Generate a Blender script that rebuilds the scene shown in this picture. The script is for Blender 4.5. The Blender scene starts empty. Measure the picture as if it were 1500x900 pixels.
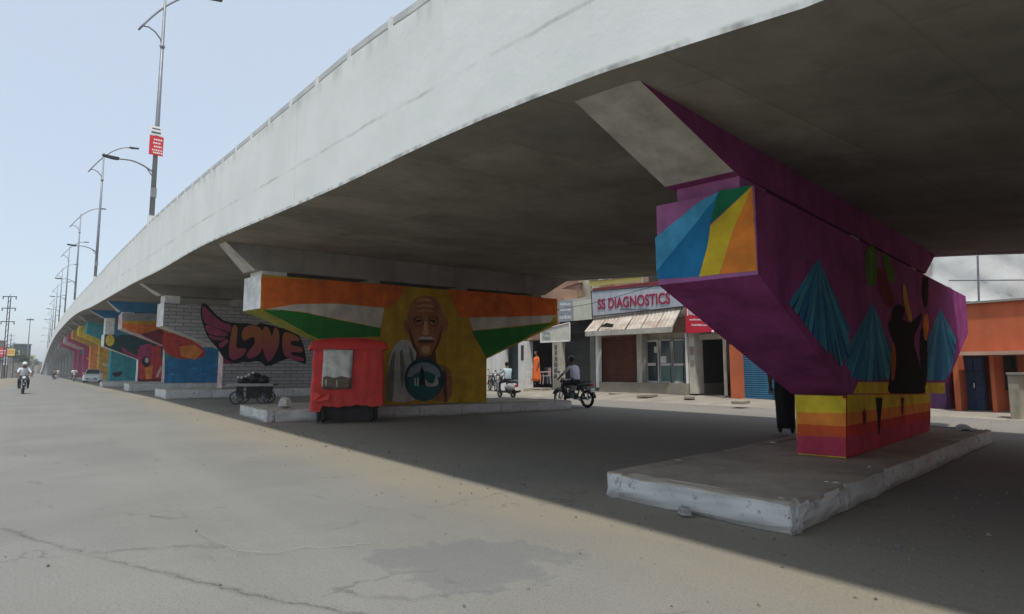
import bpy, bmesh, math, random
from mathutils import Vector, Matrix
random.seed(7)
R = math.radians
S = bpy.context.scene
COL = S.collection

# ------------------------------------------------------------------ camera
# world axes: X = across the flyover (away from the camera side), Y = along it, Z = up
YAW = R(37.243); PITCH = math.atan(95/900.0); CAMH = 1.2; FPX = 900.0
cam = bpy.data.cameras.new('camera'); camo = bpy.data.objects.new('camera', cam); COL.objects.link(camo)
camo.location = (0, 0, CAMH); camo.rotation_euler = (math.pi/2+PITCH, 0, -YAW+math.pi*0)
# forward of the camera on the ground = (sin YAW', cos YAW') with X = across: angle from +Y towards +X is 37.243 deg
cam.sensor_width = 36; cam.lens = 36*FPX/1500; cam.clip_start = .05; cam.clip_end = 6000
S.camera = camo
S.view_settings.view_transform = 'Standard'; S.view_settings.look = 'None'
S.view_settings.exposure = 0.82; S.view_settings.gamma = 1

# ------------------------------------------------------------------ sky and sun
SUN = Vector((-.21, -.30, 1)).normalized()
w = bpy.data.worlds.new('World'); S.world = w; w.use_nodes = True
nt = w.node_tree; bg = nt.nodes['Background']
sky = nt.nodes.new('ShaderNodeTexSky'); sky.sky_type = 'NISHITA'; sky.sun_disc = False
sky.sun_elevation = math.asin(SUN.z); sky.sun_rotation = math.atan2(SUN.x, SUN.y)
sky.air_density = 1.0; sky.dust_density = 1.0; sky.ozone_density = 1.0; sky.altitude = 0
# a thin even veil of high haze whitens the whole dome, with faint unevenness
veil = nt.nodes.new('ShaderNodeMix'); veil.data_type = 'RGBA'; veil.inputs[0].default_value = .68
vtc = nt.nodes.new('ShaderNodeTexCoord'); vno = nt.nodes.new('ShaderNodeTexNoise'); vno.inputs['Scale'].default_value = 2.2; vno.inputs['Detail'].default_value = 3
nt.links.new(vtc.outputs['Generated'], vno.inputs['Vector'])
vcol = nt.nodes.new('ShaderNodeMix'); vcol.data_type = 'RGBA'; vcol.inputs[6].default_value = (3.9, 4.45, 5.1, 1); vcol.inputs[7].default_value = (4.4, 4.85, 5.35, 1)
nt.links.new(vno.outputs['Fac'], vcol.inputs[0]); nt.links.new(vcol.outputs[2], veil.inputs[7])
nt.links.new(sky.outputs[0], veil.inputs[6]); nt.links.new(veil.outputs[2], bg.inputs[0]); bg.inputs[1].default_value = 0.1
sl = bpy.data.lights.new('sun', 'SUN'); so = bpy.data.objects.new('sun', sl); COL.objects.link(so)
sl.energy = 2.0; sl.angle = R(2.4); sl.color = (1, .955, .88)
so.rotation_euler = SUN.to_track_quat('Z', 'Y').to_euler()
S.cycles.max_bounces = 6; S.cycles.diffuse_bounces = 4; S.cycles.use_denoising = True

# ------------------------------------------------------------------ surveying helpers (photo point -> place in the world)
def _ray(px, py):
    a = (px-750)/FPX; b = -(py-450)/FPX
    f = math.cos(PITCH)-b*math.sin(PITCH); z = math.sin(PITCH)+b*math.cos(PITCH)
    return Vector((a*math.cos(YAW)+f*math.sin(YAW), -a*math.sin(YAW)+f*math.cos(YAW), z))
O = Vector((0, 0, CAMH))
def G(px, py, z=0):
    d = _ray(px, py); return O+d*((z-CAMH)/d.z)
def ATX(px, py, x):
    d = _ray(px, py); return O+d*(x/d.x)
def ATY(px, py, y):
    d = _ray(px, py); return O+d*(y/d.y)
def ONP(px, py, P, N):
    d = _ray(px, py); return O+d*((P-O).dot(N)/d.dot(N))

# ------------------------------------------------------------------ mesh helper
class MB:
    def __init__(s): s.v = []; s.f = []; s.m = []; s.uv = {}
    def add(s, vs, fs, mi=0):
        o = len(s.v); s.v += [tuple(p) for p in vs]
        for f in fs: s.f.append([o+i for i in f]); s.m.append(mi)
        return s
    def box(s, x0, x1, y0, y1, z0, z1, mi=0, M=None):
        vs = [Vector(p) for p in ((x0,y0,z0),(x1,y0,z0),(x1,y1,z0),(x0,y1,z0),(x0,y0,z1),(x1,y0,z1),(x1,y1,z1),(x0,y1,z1))]
        if M is not None: vs = [M @ p for p in vs]
        return s.add(vs, [(0,3,2,1),(4,5,6,7),(0,1,5,4),(1,2,6,5),(2,3,7,6),(3,0,4,7)], mi)
    def prism(s, prof, vec, mi=0, mside=None, mback=None):
        n = len(prof); vec = Vector(vec); a = [Vector(p) for p in prof]; b = [p+vec for p in a]
        s.add(a+b, [list(range(n))], mi); o = len(s.v)-2*n
        s.f.append([o+n+i for i in reversed(range(n))]); s.m.append(mi if mback is None else mback)
        for i in range(n):
            j = (i+1) % n; s.f.append([o+i, o+n+i, o+n+j, o+j])
            ms = mside[i] if isinstance(mside, (list, tuple)) else mside
            s.m.append(mi if ms is None else ms)
        return s
    def tube(s, pts, r, n=8, mi=0, cap=True):
        pts = [Vector(p) for p in pts]; rs = r if isinstance(r, (list, tuple)) else [r]*len(pts)
        o = len(s.v); prev = None
        for k, p in enumerate(pts):
            t = (pts[min(k+1, len(pts)-1)]-pts[max(k-1, 0)]).normalized()
            if prev is None:
                a = t.cross(Vector((0,0,1)) if abs(t.z) < .9 else Vector((1,0,0))).normalized()
            else:
                a = (prev-t*prev.dot(t)).normalized()
            prev = a; b = t.cross(a)
            for i in range(n):
                an = 2*math.pi*i/n; s.v.append(tuple(p+(a*math.cos(an)+b*math.sin(an))*rs[k]))
        for k in range(len(pts)-1):
            for i in range(n):
                j = (i+1) % n; s.f.append([o+k*n+i, o+k*n+j, o+(k+1)*n+j, o+(k+1)*n+i]); s.m.append(mi)
        if cap:
            s.f.append([o+i for i in reversed(range(n))]); s.m.append(mi)
            s.f.append([o+(len(pts)-1)*n+i for i in range(n)]); s.m.append(mi)
        return s
    def ball(s, c, r, nu=10, nv=7, mi=0, fn=None):
        c = Vector(c); r = r if isinstance(r, (tuple, list)) else (r, r, r); o = len(s.v)
        for j in range(nv+1):
            th = math.pi*j/nv
            for i in range(nu):
                ph = 2*math.pi*i/nu; d = Vector((math.sin(th)*math.cos(ph), math.sin(th)*math.sin(ph), math.cos(th)))
                k = fn(d) if fn else 1
                s.v.append((c.x+d.x*r[0]*k, c.y+d.y*r[1]*k, c.z+d.z*r[2]*k))
        for j in range(nv):
            for i in range(nu):
                q = (i+1) % nu; s.f.append([o+j*nu+i, o+(j+1)*nu+i, o+(j+1)*nu+q, o+j*nu+q]); s.m.append(mi)
        return s
    def torus(s, c, Rr, r, nu=22, nv=8, mi=0, sx=1):      # axis along X
        o = len(s.v); c = Vector(c)
        for i in range(nu):
            a = 2*math.pi*i/nu
            for j in range(nv):
                b = 2*math.pi*j/nv; q = Rr+r*math.cos(b)
                s.v.append((c.x+sx*r*math.sin(b), c.y+q*math.cos(a), c.z+q*math.sin(a)))
        for i in range(nu):
            for j in range(nv):
                s.f.append([o+i*nv+j, o+((i+1)%nu)*nv+j, o+((i+1)%nu)*nv+(j+1)%nv, o+i*nv+(j+1)%nv]); s.m.append(mi)
        return s
    def build(s, name, mats, parent=None, off=(0,0,0), smooth=False, bevel=0, uvs=None, sub=0):
        me = bpy.data.meshes.new(name); off = Vector(off)
        me.from_pydata([tuple(Vector(p)-off) for p in s.v], [], s.f)
        if not isinstance(mats, (list, tuple)): mats = [mats]
        for m in mats: me.materials.append(m)
        me.polygons.foreach_set('material_index', s.m)
        if uvs:
            ul = me.uv_layers.new(name='UVMap')
            for lp in me.loops: ul.data[lp.index].uv = uvs[lp.vertex_index]
        bm = bmesh.new(); bm.from_mesh(me)
        if sub: bmesh.ops.subdivide_edges(bm, edges=bm.edges[:], cuts=sub, use_grid_fill=True)
        bmesh.ops.recalc_face_normals(bm, faces=bm.faces[:])
        if bevel: bmesh.ops.bevel(bm, geom=bm.edges[:], offset=bevel, segments=2, profile=.6, affect='EDGES', clamp_overlap=True)
        bm.to_mesh(me); bm.free()
        if smooth:
            me.polygons.foreach_set('use_smooth', [True]*len(me.polygons))
        o = bpy.data.objects.new(name, me); COL.objects.link(o)
        if parent: o.parent = parent
        else: o.location = off
        return o
def tag(o, label=None, cat=None, group=None, kind=None):
    if label: o['label'] = label
    if cat: o['category'] = cat
    if group: o['group'] = group
    if kind: o['kind'] = kind
    return o
def thing(name, loc, label, cat, group=None, rot=0):
    o = bpy.data.objects.new(name, None); COL.objects.link(o); o.location = loc; o.rotation_euler = (0, 0, rot)
    o.empty_display_size = .2
    return tag(o, label, cat, group)
def copy_tree(o, parent=None):
    c = o.copy(); COL.objects.link(c); c.parent = parent
    for ch in o.children: copy_tree(ch, c)
    return c
def lerp(tab, x):
    if x <= tab[0][0]: return tab[0][1]
    for (a, va), (b, vb) in zip(tab, tab[1:]):
        if x <= b: return va+(vb-va)*(x-a)/(b-a)
    return tab[-1][1]
def smooth_tab(tab):           # monotone-ish cubic through the table, sampled finely
    xs = [p[0] for p in tab]; ys = [p[1] for p in tab]; n = len(xs); out = []
    d = [(ys[i+1]-ys[i])/(xs[i+1]-xs[i]) for i in range(n-1)]
    m = [d[0]]+[(d[i-1]+d[i])/2 for i in range(1, n-1)]+[d[-1]]
    for i in range(n-1):
        h = xs[i+1]-xs[i]
        for k in range(8):
            t = k/8; out.append((xs[i]+h*t, (2*t**3-3*t*t+1)*ys[i]+(t**3-2*t*t+t)*h*m[i]+(-2*t**3+3*t*t)*ys[i+1]+(t**3-t*t)*h*m[i+1]))
    return out+[tab[-1]]

# ------------------------------------------------------------------ materials
MATS = {}
def mat(name, col, rough=.8, var=.18, scale=2.0, bump=.15, bscale=None, spec=.3, metal=0, tint=None, streak=0, chips=0):
    if name in MATS: return MATS[name]
    m = bpy.data.materials.new(name); m.use_nodes = True; n = m.node_tree.nodes; L = m.node_tree.links
    b = n['Principled BSDF']; b.inputs['Roughness'].default_value = rough; b.inputs['Metallic'].default_value = metal
    b.inputs['Specular IOR Level'].default_value = spec
    tc = n.new('ShaderNodeTexCoord'); src = tc.outputs['Object']
    no = n.new('ShaderNodeTexNoise'); no.inputs['Scale'].default_value = scale; no.inputs['Detail'].default_value = 7; no.inputs['Roughness'].default_value = .65
    L.new(src, no.inputs['Vector'])
    mx = n.new('ShaderNodeMix'); mx.data_type = 'RGBA'
    lo = [c*(1-var) for c in col]; hi = [min(1, c*(1+var)) for c in col]
    if tint: lo = list(tint)
    rp = n.new('ShaderNodeMapRange'); rp.inputs[1].default_value = .3; rp.inputs[2].default_value = .7
    L.new(no.outputs['Fac'], rp.inputs[0]); L.new(rp.outputs[0], mx.inputs[0])
    mx.inputs[6].default_value = (*lo, 1); mx.inputs[7].default_value = (*hi, 1); out = mx.outputs[2]
    if streak:
        mp = n.new('ShaderNodeMapping'); mp.inputs['Scale'].default_value = (1.6, 1.6, .12); L.new(src, mp.inputs[0])
        n2 = n.new('ShaderNodeTexNoise'); n2.inputs['Scale'].default_value = 2.2; n2.inputs['Detail'].default_value = 6; L.new(mp.outputs[0], n2.inputs['Vector'])
        r2 = n.new('ShaderNodeMapRange'); r2.inputs[1].default_value = .5; r2.inputs[2].default_value = .78; r2.inputs[4].default_value = streak; L.new(n2.outputs['Fac'], r2.inputs[0])
        m2 = n.new('ShaderNodeMix'); m2.data_type = 'RGBA'; L.new(r2.outputs[0], m2.inputs[0]); L.new(out, m2.inputs[6]); m2.inputs[7].default_value = (col[0]*.35, col[1]*.34, col[2]*.31, 1); out = m2.outputs[2]
    if chips:
        n3 = n.new('ShaderNodeTexNoise'); n3.inputs['Scale'].default_value = 5; n3.inputs['Detail'].default_value = 10; n3.inputs['Roughness'].default_value = .75; L.new(src, n3.inputs['Vector'])
        r3 = n.new('ShaderNodeMapRange'); r3.inputs[1].default_value = .60; r3.inputs[2].default_value = .68; r3.inputs[4].default_value = chips; L.new(n3.outputs['Fac'], r3.inputs[0])
        m3 = n.new('ShaderNodeMix'); m3.data_type = 'RGBA'; L.new(r3.outputs[0], m3.inputs[0]); L.new(out, m3.inputs[6]); m3.inputs[7].default_value = (col[0]*.6+.09, col[1]*.6+.085, col[2]*.6+.075, 1); out = m3.outputs[2]
    L.new(out, b.inputs['Base Color'])
    if bump:
        nb = n.new('ShaderNodeTexNoise'); nb.inputs['Scale'].default_value = bscale or scale*8; nb.inputs['Detail'].default_value = 5; L.new(src, nb.inputs['Vector'])
        bp = n.new('ShaderNodeBump'); bp.inputs['Strength'].default_value = bump; bp.inputs['Distance'].default_value = .02; L.new(nb.outputs['Fac'], bp.inputs['Height']); L.new(bp.outputs[0], b.inputs['Normal'])
    MATS[name] = m; return m
def paint(name, col): return mat('paint_'+name, [min(.8, c*1.12) for c in col], rough=.85, var=.32, scale=2.4, bump=.15, bscale=25, streak=.4, spec=.08, chips=.45)
def glass(name, col, rough=.1): return mat(name, col, rough=rough, var=.1, scale=1, bump=0, spec=.6)

def road_material():
    m = bpy.data.materials.new('asphalt_dusty'); m.use_nodes = True; n = m.node_tree.nodes; L = m.node_tree.links
    b = n['Principled BSDF']; b.inputs['Roughness'].default_value = .82; b.inputs['Specular IOR Level'].default_value = .25
    g = n.new('ShaderNodeNewGeometry'); P = g.outputs['Position']
    sx = n.new('ShaderNodeSeparateXYZ'); L.new(P, sx.inputs[0])
    def noise(scale, detail=6, mp=None, rough=.6):
        q = n.new('ShaderNodeTexNoise'); q.inputs['Scale'].default_value = scale; q.inputs['Detail'].default_value = detail; q.inputs['Roughness'].default_value = rough
        if mp:
            k = n.new('ShaderNodeMapping'); k.inputs['Scale'].default_value = mp; L.new(P, k.inputs[0]); L.new(k.outputs[0], q.inputs['Vector'])
        else: L.new(P, q.inputs['Vector'])
        return q.outputs['Fac']
    def rng(x, a, c, lo=0, hi=1):
        q = n.new('ShaderNodeMapRange'); q.interpolation_type = 'SMOOTHSTEP'; q.inputs[1].default_value = a; q.inputs[2].default_value = c; q.inputs[3].default_value = lo; q.inputs[4].default_value = hi; L.new(x, q.inputs[0]); return q.outputs[0]
    def mix(f, a, c):
        q = n.new('ShaderNodeMix'); q.data_type = 'RGBA'
        L.new(f, q.inputs[0]) if hasattr(f, 'links') or hasattr(f, 'node') else None
        for i, v in ((6, a), (7, c)):
            if isinstance(v, tuple): q.inputs[i].default_value = (*v, 1)
            else: L.new(v, q.inputs[i])
        return q.outputs[2]
    def math_(op, a, c):
        q = n.new('ShaderNodeMath'); q.operation = op
        for i, v in ((0, a), (1, c)):
            if isinstance(v, (int, float)): q.inputs[i].default_value = v
            else: L.new(v, q.inputs[i])
        return q.outputs[0]
    base = mix(rng(noise(.35, 5), .35, .65), (.182, .180, .164), (.218, .215, .198))
    # worn wheel paths running along the carriageway
    base = mix(rng(noise(1.0, 4, (1.1, .03, 1)), .45, .72, 0, .55), base, (.238, .233, .212))
    # dust thrown up along the edge beside the viaduct and on the verge, plus painted brown for the shade under the deck
    xw = math_('ADD', sx.outputs[0], math_('MULTIPLY', math_('SUBTRACT', noise(.55, 6, (1, .45, 1)), .5), 3.2))
    dust = rng(xw, 1.9, 4.2)
    base = mix(math_('MULTIPLY', dust, .8), base, (.245, .215, .163))
    band = math_('MULTIPLY', rng(xw, 2.7, 3.7), rng(xw, 4.4, 5.4, 1, 0))
    base = mix(math_('MULTIPLY', band, .75), base, (.255, .23, .172))
    far = rng(sx.outputs[0], 13.5, 16)
    base = mix(math_('MULTIPLY', far, .7), base, (.22, .208, .185))
    # a worn bluish repair patch with a crumbled edge
    c = G(690, 822); q = n.new('ShaderNodeVectorMath'); q.operation = 'SUBTRACT'; L.new(P, q.inputs[0]); q.inputs[1].default_value = c
    nz = n.new('ShaderNodeTexNoise'); nz.inputs['Scale'].default_value = 2.2; nz.inputs['Detail'].default_value = 9; nz.inputs['Roughness'].default_value = .7; L.new(P, nz.inputs['Vector'])
    rt = n.new('ShaderNodeVectorRotate'); rt.rotation_type = 'Z_AXIS'; rt.inputs['Angle'].default_value = YAW; L.new(q.outputs[0], rt.inputs['Vector'])
    sc_ = n.new('ShaderNodeVectorMath'); sc_.operation = 'MULTIPLY'; L.new(rt.outputs[0], sc_.inputs[0]); sc_.inputs[1].default_value = (1.35, 1.75, 1)
    ln = n.new('ShaderNodeVectorMath'); ln.operation = 'LENGTH'; L.new(sc_.outputs[0], ln.inputs[0])
    dd = math_('ADD', ln.outputs[1 if len(ln.outputs) > 1 else 0], math_('MULTIPLY', math_('SUBTRACT', nz.outputs['Fac'], .5), 2.6))
    base = mix(rng(dd, .66, 1.05, .5, 0), base, (.128, .138, .138))
    rim = math_('MULTIPLY', rng(dd, .84, .9), rng(dd, .93, 1.0, 1, 0))
    base = mix(math_('MULTIPLY', rim, .25), base, (.27, .262, .235))
    # dark oil blots, small scuffs, pale scratches
    base = mix(rng(noise(1.4, 8, (1, .5, 1), .7), .60, .72, 0, .45), base, (.105, .104, .098))
    base = mix(rng(noise(5.5, 9, (1, .7, 1), .75), .62, .74, 0, .35), base, (.21, .205, .19))
    base = mix(rng(noise(60, 3), .45, .75, 0, .45), base, (.085, .085, .083))
    base = mix(rng(noise(26, 8, None, .8), .58, .72, 0, .5), base, (.235, .228, .21))
    base = mix(rng(noise(.22, 3, (1, .6, 1)), .52, .60, 0, .35), base, (.145, .148, .142))
    base = mix(rng(noise(2.6, 10, None, .8), .64, .69, 0, .6), base, (.10, .10, .098))
    wp = n.new('ShaderNodeTexNoise'); wp.inputs['Scale'].default_value = 3; wp.inputs['Detail'].default_value = 6; L.new(P, wp.inputs['Vector'])
    ws = n.new('ShaderNodeVectorMath'); ws.operation = 'SCALE'; L.new(wp.outputs['Color'], ws.inputs[0]); ws.inputs['Scale'].default_value = .55
    wa = n.new('ShaderNodeVectorMath'); wa.operation = 'ADD'; L.new(P, wa.inputs[0]); L.new(ws.outputs[0], wa.inputs[1])
    vo = n.new('ShaderNodeTexVoronoi'); vo.feature = 'DISTANCE_TO_EDGE'; vo.inputs['Scale'].default_value = .75; L.new(wa.outputs[0], vo.inputs['Vector'])
    ck = math_('MULTIPLY', rng(vo.outputs['Distance'], .003, .014, 1, 0), rng(noise(.9, 4), .50, .62, 0, .55))
    base = mix(ck, base, (.10, .098, .092))
    base = mix(rng(noise(140, 2, None, .5), .52, .68, 0, .42), base, (.27, .268, .255))
    base = mix(rng(noise(95, 3, None, .6), .56, .70, 0, .5), base, (.085, .085, .082))
    L.new(base, b.inputs['Base Color'])
    h = math_('ADD', math_('MULTIPLY', noise(70, 4), .5), noise(9, 6))
    bp = n.new('ShaderNodeBump'); bp.inputs['Strength'].default_value = .45; bp.inputs['Distance'].default_value = .02; L.new(h, bp.inputs['Height']); L.new(bp.outputs[0], b.inputs['Normal'])
    return m

def parapet_material():
    m = bpy.data.materials.new('whitewashed_concrete'); m.use_nodes = True; n = m.node_tree.nodes; L = m.node_tree.links
    b = n['Principled BSDF']; b.inputs['Roughness'].default_value = .85; b.inputs['Specular IOR Level'].default_value = .2
    uv = n.new('ShaderNodeUVMap'); uv.uv_map = 'UVMap'; U = uv.outputs[0]
    sx = n.new('ShaderNodeSeparateXYZ'); L.new(U, sx.inputs[0])
    def noise(scale, mp, detail=6, rough=.6):
        k = n.new('ShaderNodeMapping'); k.inputs['Scale'].default_value = mp; L.new(U, k.inputs[0])
        q = n.new('ShaderNodeTexNoise'); q.inputs['Scale'].default_value = scale; q.inputs['Detail'].default_value = detail; q.inputs['Roughness'].default_value = rough; L.new(k.outputs[0], q.inputs['Vector']); return q.outputs['Fac']
    def rng(x, a, c, lo=0, hi=1):
        q = n.new('ShaderNodeMapRange'); q.interpolation_type = 'SMOOTHSTEP'; q.inputs[1].default_value = a; q.inputs[2].default_value = c; q.inputs[3].default_value = lo; q.inputs[4].default_value = hi; L.new(x, q.inputs[0]); return q.outputs[0]
    def mix(f, a, c):
        q = n.new('ShaderNodeMix'); q.data_type = 'RGBA'; L.new(f, q.inputs[0])
        for i, v in ((6, a), (7, c)):
            if isinstance(v, tuple): q.inputs[i].default_value = (*v, 1)
            else: L.new(v, q.inputs[i])
        return q.outputs[2]
    def mul(a, c, op='MULTIPLY'):
        q = n.new('ShaderNodeMath'); q.operation = op
        for i, v in ((0, a), (1, c)):
            if isinstance(v, (int, float)): q.inputs[i].default_value = v
            else: L.new(v, q.inputs[i])
        return q.outputs[0]
    base = mix(rng(noise(1, (.7, 1.6, 1)), .3, .7), (.70, .72, .69), (.78, .795, .765))
    base = mix(rng(noise(1, (6, .5, 1), 8, .7), .55, .85, 0, .28), base, (.45, .455, .43))       # rain streaks
    base = mix(rng(noise(1, (.9, .35, 1), 3), .62, .70, 0, .5), base, (.79, .795, .77))          # repainted bays
    # construction joint running along the face, broken and smudged
    v = mul(sx.outputs[1], mul(mul(noise(1, (1.5, .01, 1)), .5, 'SUBTRACT'), .05), 'ADD')
    d = mul(mul(v, .365, 'SUBTRACT'), 0, 'ADD'); q = n.new('ShaderNodeMath'); q.operation = 'ABSOLUTE'; L.new(d, q.inputs[0])
    line = mul(rng(q.outputs[0], .004, .02, 1, 0), rng(noise(1, (.5, .01, 1), 8, .75), .42, .62))
    base = mix(mul(line, .5), base, (.27, .27, .255))
    edge = mul(rng(sx.outputs[1], .012, .035, 1, 0), rng(noise(1, (3, 2, 1), 6), .35, .7))
    base = mix(mul(edge, .8), base, (.15, .15, .14))
    base = mix(mul(rng(sx.outputs[1], .8, 1), rng(noise(1, (2.5, 1.2, 1), 7), .4, .75, 0, .7)), base, (.40, .40, .38))
    L.new(base, b.inputs['Base Color'])
    bp = n.new('ShaderNodeBump'); bp.inputs['Strength'].default_value = .2; bp.inputs['Distance'].default_value = .02; L.new(noise(6, (1, 1.5, 1), 6), bp.inputs['Height']); L.new(bp.outputs[0], b.inputs['Normal'])
    return m

def brick_material():
    m = bpy.data.materials.new('painted_grey_brick_pattern'); m.use_nodes = True; n = m.node_tree.nodes; L = m.node_tree.links
    b = n['Principled BSDF']; b.inputs['Roughness'].default_value = .85
    g = n.new('ShaderNodeTexCoord'); k = n.new('ShaderNodeMapping'); k.inputs['Rotation'].default_value = (R(90), 0, 0); L.new(g.outputs['Object'], k.inputs[0])
    sp = n.new('ShaderNodeSeparateXYZ'); L.new(g.outputs['Object'], sp.inputs[0]); cb = n.new('ShaderNodeCombineXYZ'); L.new(sp.outputs[0], cb.inputs[0]); L.new(sp.outputs[2], cb.inputs[1])
    t = n.new('ShaderNodeTexBrick'); L.new(cb.outputs[0], t.inputs['Vector']); t.inputs['Scale'].default_value = 1.0
    t.inputs['Brick Width'].default_value = .62; t.inputs['Row Height'].default_value = .17; t.inputs['Mortar Size'].default_value = .018
    t.inputs['Color1'].default_value = (.30, .295, .29, 1); t.inputs['Color2'].default_value = (.38, .37, .36, 1); t.inputs['Mortar'].default_value = (.13, .13, .13, 1)
    L.new(t.outputs['Color'], b.inputs['Base Color']); return m

M_ROAD = road_material(); M_PAR = parapet_material(); M_BRICK = brick_material()
M_DIRT = mat('packed_dirt', (.22, .195, .15), rough=.95, var=.3, scale=.8, bump=.5, bscale=14)
M_SOFFIT0 = mat('stained_soffit_concrete', (.245, .23, .20), rough=.9, var=.3, scale=.6, bump=.2, bscale=12, streak=.3)
def soffit_material():
    m = M_SOFFIT0.copy(); m.name = 'boardmarked_soffit_concrete'; n = m.node_tree.nodes; L = m.node_tree.links; b = n['Principled BSDF']
    b.inputs['Specular IOR Level'].default_value = .15
    g = n.new('ShaderNodeNewGeometry'); t = n.new('ShaderNodeTexBrick'); t.offset = .5; L.new(g.outputs['Position'], t.inputs['Vector'])
    t.inputs['Scale'].default_value = 1; t.inputs['Brick Width'].default_value = 2.44; t.inputs['Row Height'].default_value = 1.22; t.inputs['Mortar Size'].default_value = .012
    t.inputs['Color1'].default_value = (.88, .88, .88, 1); t.inputs['Color2'].default_value = (1.12, 1.1, 1.06, 1); t.inputs['Mortar'].default_value = (.80, .78, .74, 1)
    src = b.inputs['Base Color'].links[0].from_socket; mx = n.new('ShaderNodeMix'); mx.data_type = 'RGBA'; mx.blend_type = 'MULTIPLY'; mx.inputs[0].default_value = .8
    L.new(src, mx.inputs[6]); L.new(t.outputs['Color'], mx.inputs[7])
    no = n.new('ShaderNodeTexNoise'); no.inputs['Scale'].default_value = .9; no.inputs['Detail'].default_value = 9; no.inputs['Roughness'].default_value = .72; L.new(g.outputs['Position'], no.inputs['Vector'])
    r = n.new('ShaderNodeMapRange'); r.inputs[1].default_value = .56; r.inputs[2].default_value = .72; r.inputs[4].default_value = .55; L.new(no.outputs['Fac'], r.inputs[0])
    m2 = n.new('ShaderNodeMix'); m2.data_type = 'RGBA'; L.new(r.outputs[0], m2.inputs[0]); L.new(mx.outputs[2], m2.inputs[6]); m2.inputs[7].default_value = (.36, .34, .30, 1)
    L.new(m2.outputs[2], b.inputs['Base Color']); return m
M_CONC = mat('grey_concrete', (.30, .29, .27), rough=.9, var=.25, scale=1.3, bump=.25, bscale=18, streak=.35)
M_SOFFIT = soffit_material()
M_PLATTOP = mat('dusty_platform_top', (.36, .315, .25), rough=.95, var=.3, scale=1.4, bump=.45, bscale=20)
def whitewash():
    m = bpy.data.materials.new('chipped_whitewash'); m.use_nodes = True; n = m.node_tree.nodes; L = m.node_tree.links
    b = n['Principled BSDF']; b.inputs['Roughness'].default_value = .9
    g = n.new('ShaderNodeNewGeometry')
    a = n.new('ShaderNodeTexNoise'); a.inputs['Scale'].default_value = 9; a.inputs['Detail'].default_value = 9; a.inputs['Roughness'].default_value = .75; L.new(g.outputs['Position'], a.inputs[0])
    c = n.new('ShaderNodeTexNoise'); c.inputs['Scale'].default_value = 1.6; c.inputs['Detail'].default_value = 5; L.new(g.outputs['Position'], c.inputs[0])
    r1 = n.new('ShaderNodeMapRange'); r1.inputs[1].default_value = .56; r1.inputs[2].default_value = .66; L.new(a.outputs['Fac'], r1.inputs[0])
    r2 = n.new('ShaderNodeMapRange'); r2.inputs[1].default_value = .35; r2.inputs[2].default_value = .7; L.new(c.outputs['Fac'], r2.inputs[0])
    m1 = n.new('ShaderNodeMix'); m1.data_type = 'RGBA'; m1.inputs[6].default_value = (.50, .50, .475, 1); m1.inputs[7].default_value = (.68, .68, .655, 1); L.new(r2.outputs[0], m1.inputs[0])
    m2 = n.new('ShaderNodeMix'); m2.data_type = 'RGBA'; L.new(m1.outputs[2], m2.inputs[6]); m2.inputs[7].default_value = (.17, .155, .13, 1); L.new(r1.outputs[0], m2.inputs[0])
    sz = n.new('ShaderNodeSeparateXYZ'); L.new(g.outputs['Position'], sz.inputs[0])
    ad = n.new('ShaderNodeMath'); ad.operation = 'MULTIPLY_ADD'; L.new(c.outputs['Fac'], ad.inputs[0]); ad.inputs[1].default_value = -.22; L.new(sz.outputs[2], ad.inputs[2])
    r3 = n.new('ShaderNodeMapRange'); r3.inputs[1].default_value = -.10; r3.inputs[2].default_value = -.02; r3.inputs[3].default_value = .75; r3.inputs[4].default_value = 0; L.new(ad.outputs[0], r3.inputs[0])
    m3 = n.new('ShaderNodeMix'); m3.data_type = 'RGBA'; L.new(r3.outputs[0], m3.inputs[0]); L.new(m2.outputs[2], m3.inputs[6]); m3.inputs[7].default_value = (.20, .18, .145, 1)
    L.new(m3.outputs[2], b.inputs['Base Color'])
    bp = n.new('ShaderNodeBump'); bp.inputs['Strength'].default_value = .6; bp.inputs['Distance'].default_value = .012; bp.invert = True; L.new(a.outputs['Fac'], bp.inputs['Height']); L.new(bp.outputs[0], b.inputs['Normal'])
    return m
M_WW = whitewash()
M_STEEL = mat('galvanised_steel', (.22, .235, .25), rough=.5, var=.2, scale=4, bump=0, metal=.4)
M_DKMET = mat('dark_metal', (.03, .03, .033), rough=.5, var=.3, scale=8, bump=0)
M_CHROME = mat('chrome', (.5, .5, .5), rough=.25, var=.1, bump=0, metal=1)
M_RUB = mat('tyre_rubber', (.018, .018, .018), rough=.85, var=.3, scale=12, bump=.2)
M_WHITE = mat('white_paint', (.72, .72, .70), rough=.6, var=.1, scale=3, bump=.05, streak=.3)
M_CREAM = mat('dirty_cream_plaster', (.50, .47, .40), rough=.9, var=.25, scale=1.5, bump=.2, streak=.5)
M_BLACK = mat('paint_black', (.010, .010, .012), rough=.9, var=.3, scale=3, bump=.1, bscale=25, spec=.05)
M_GREYLET = mat('grey_lettering', (.12, .12, .14), rough=.7, var=.1, bump=0)

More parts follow.
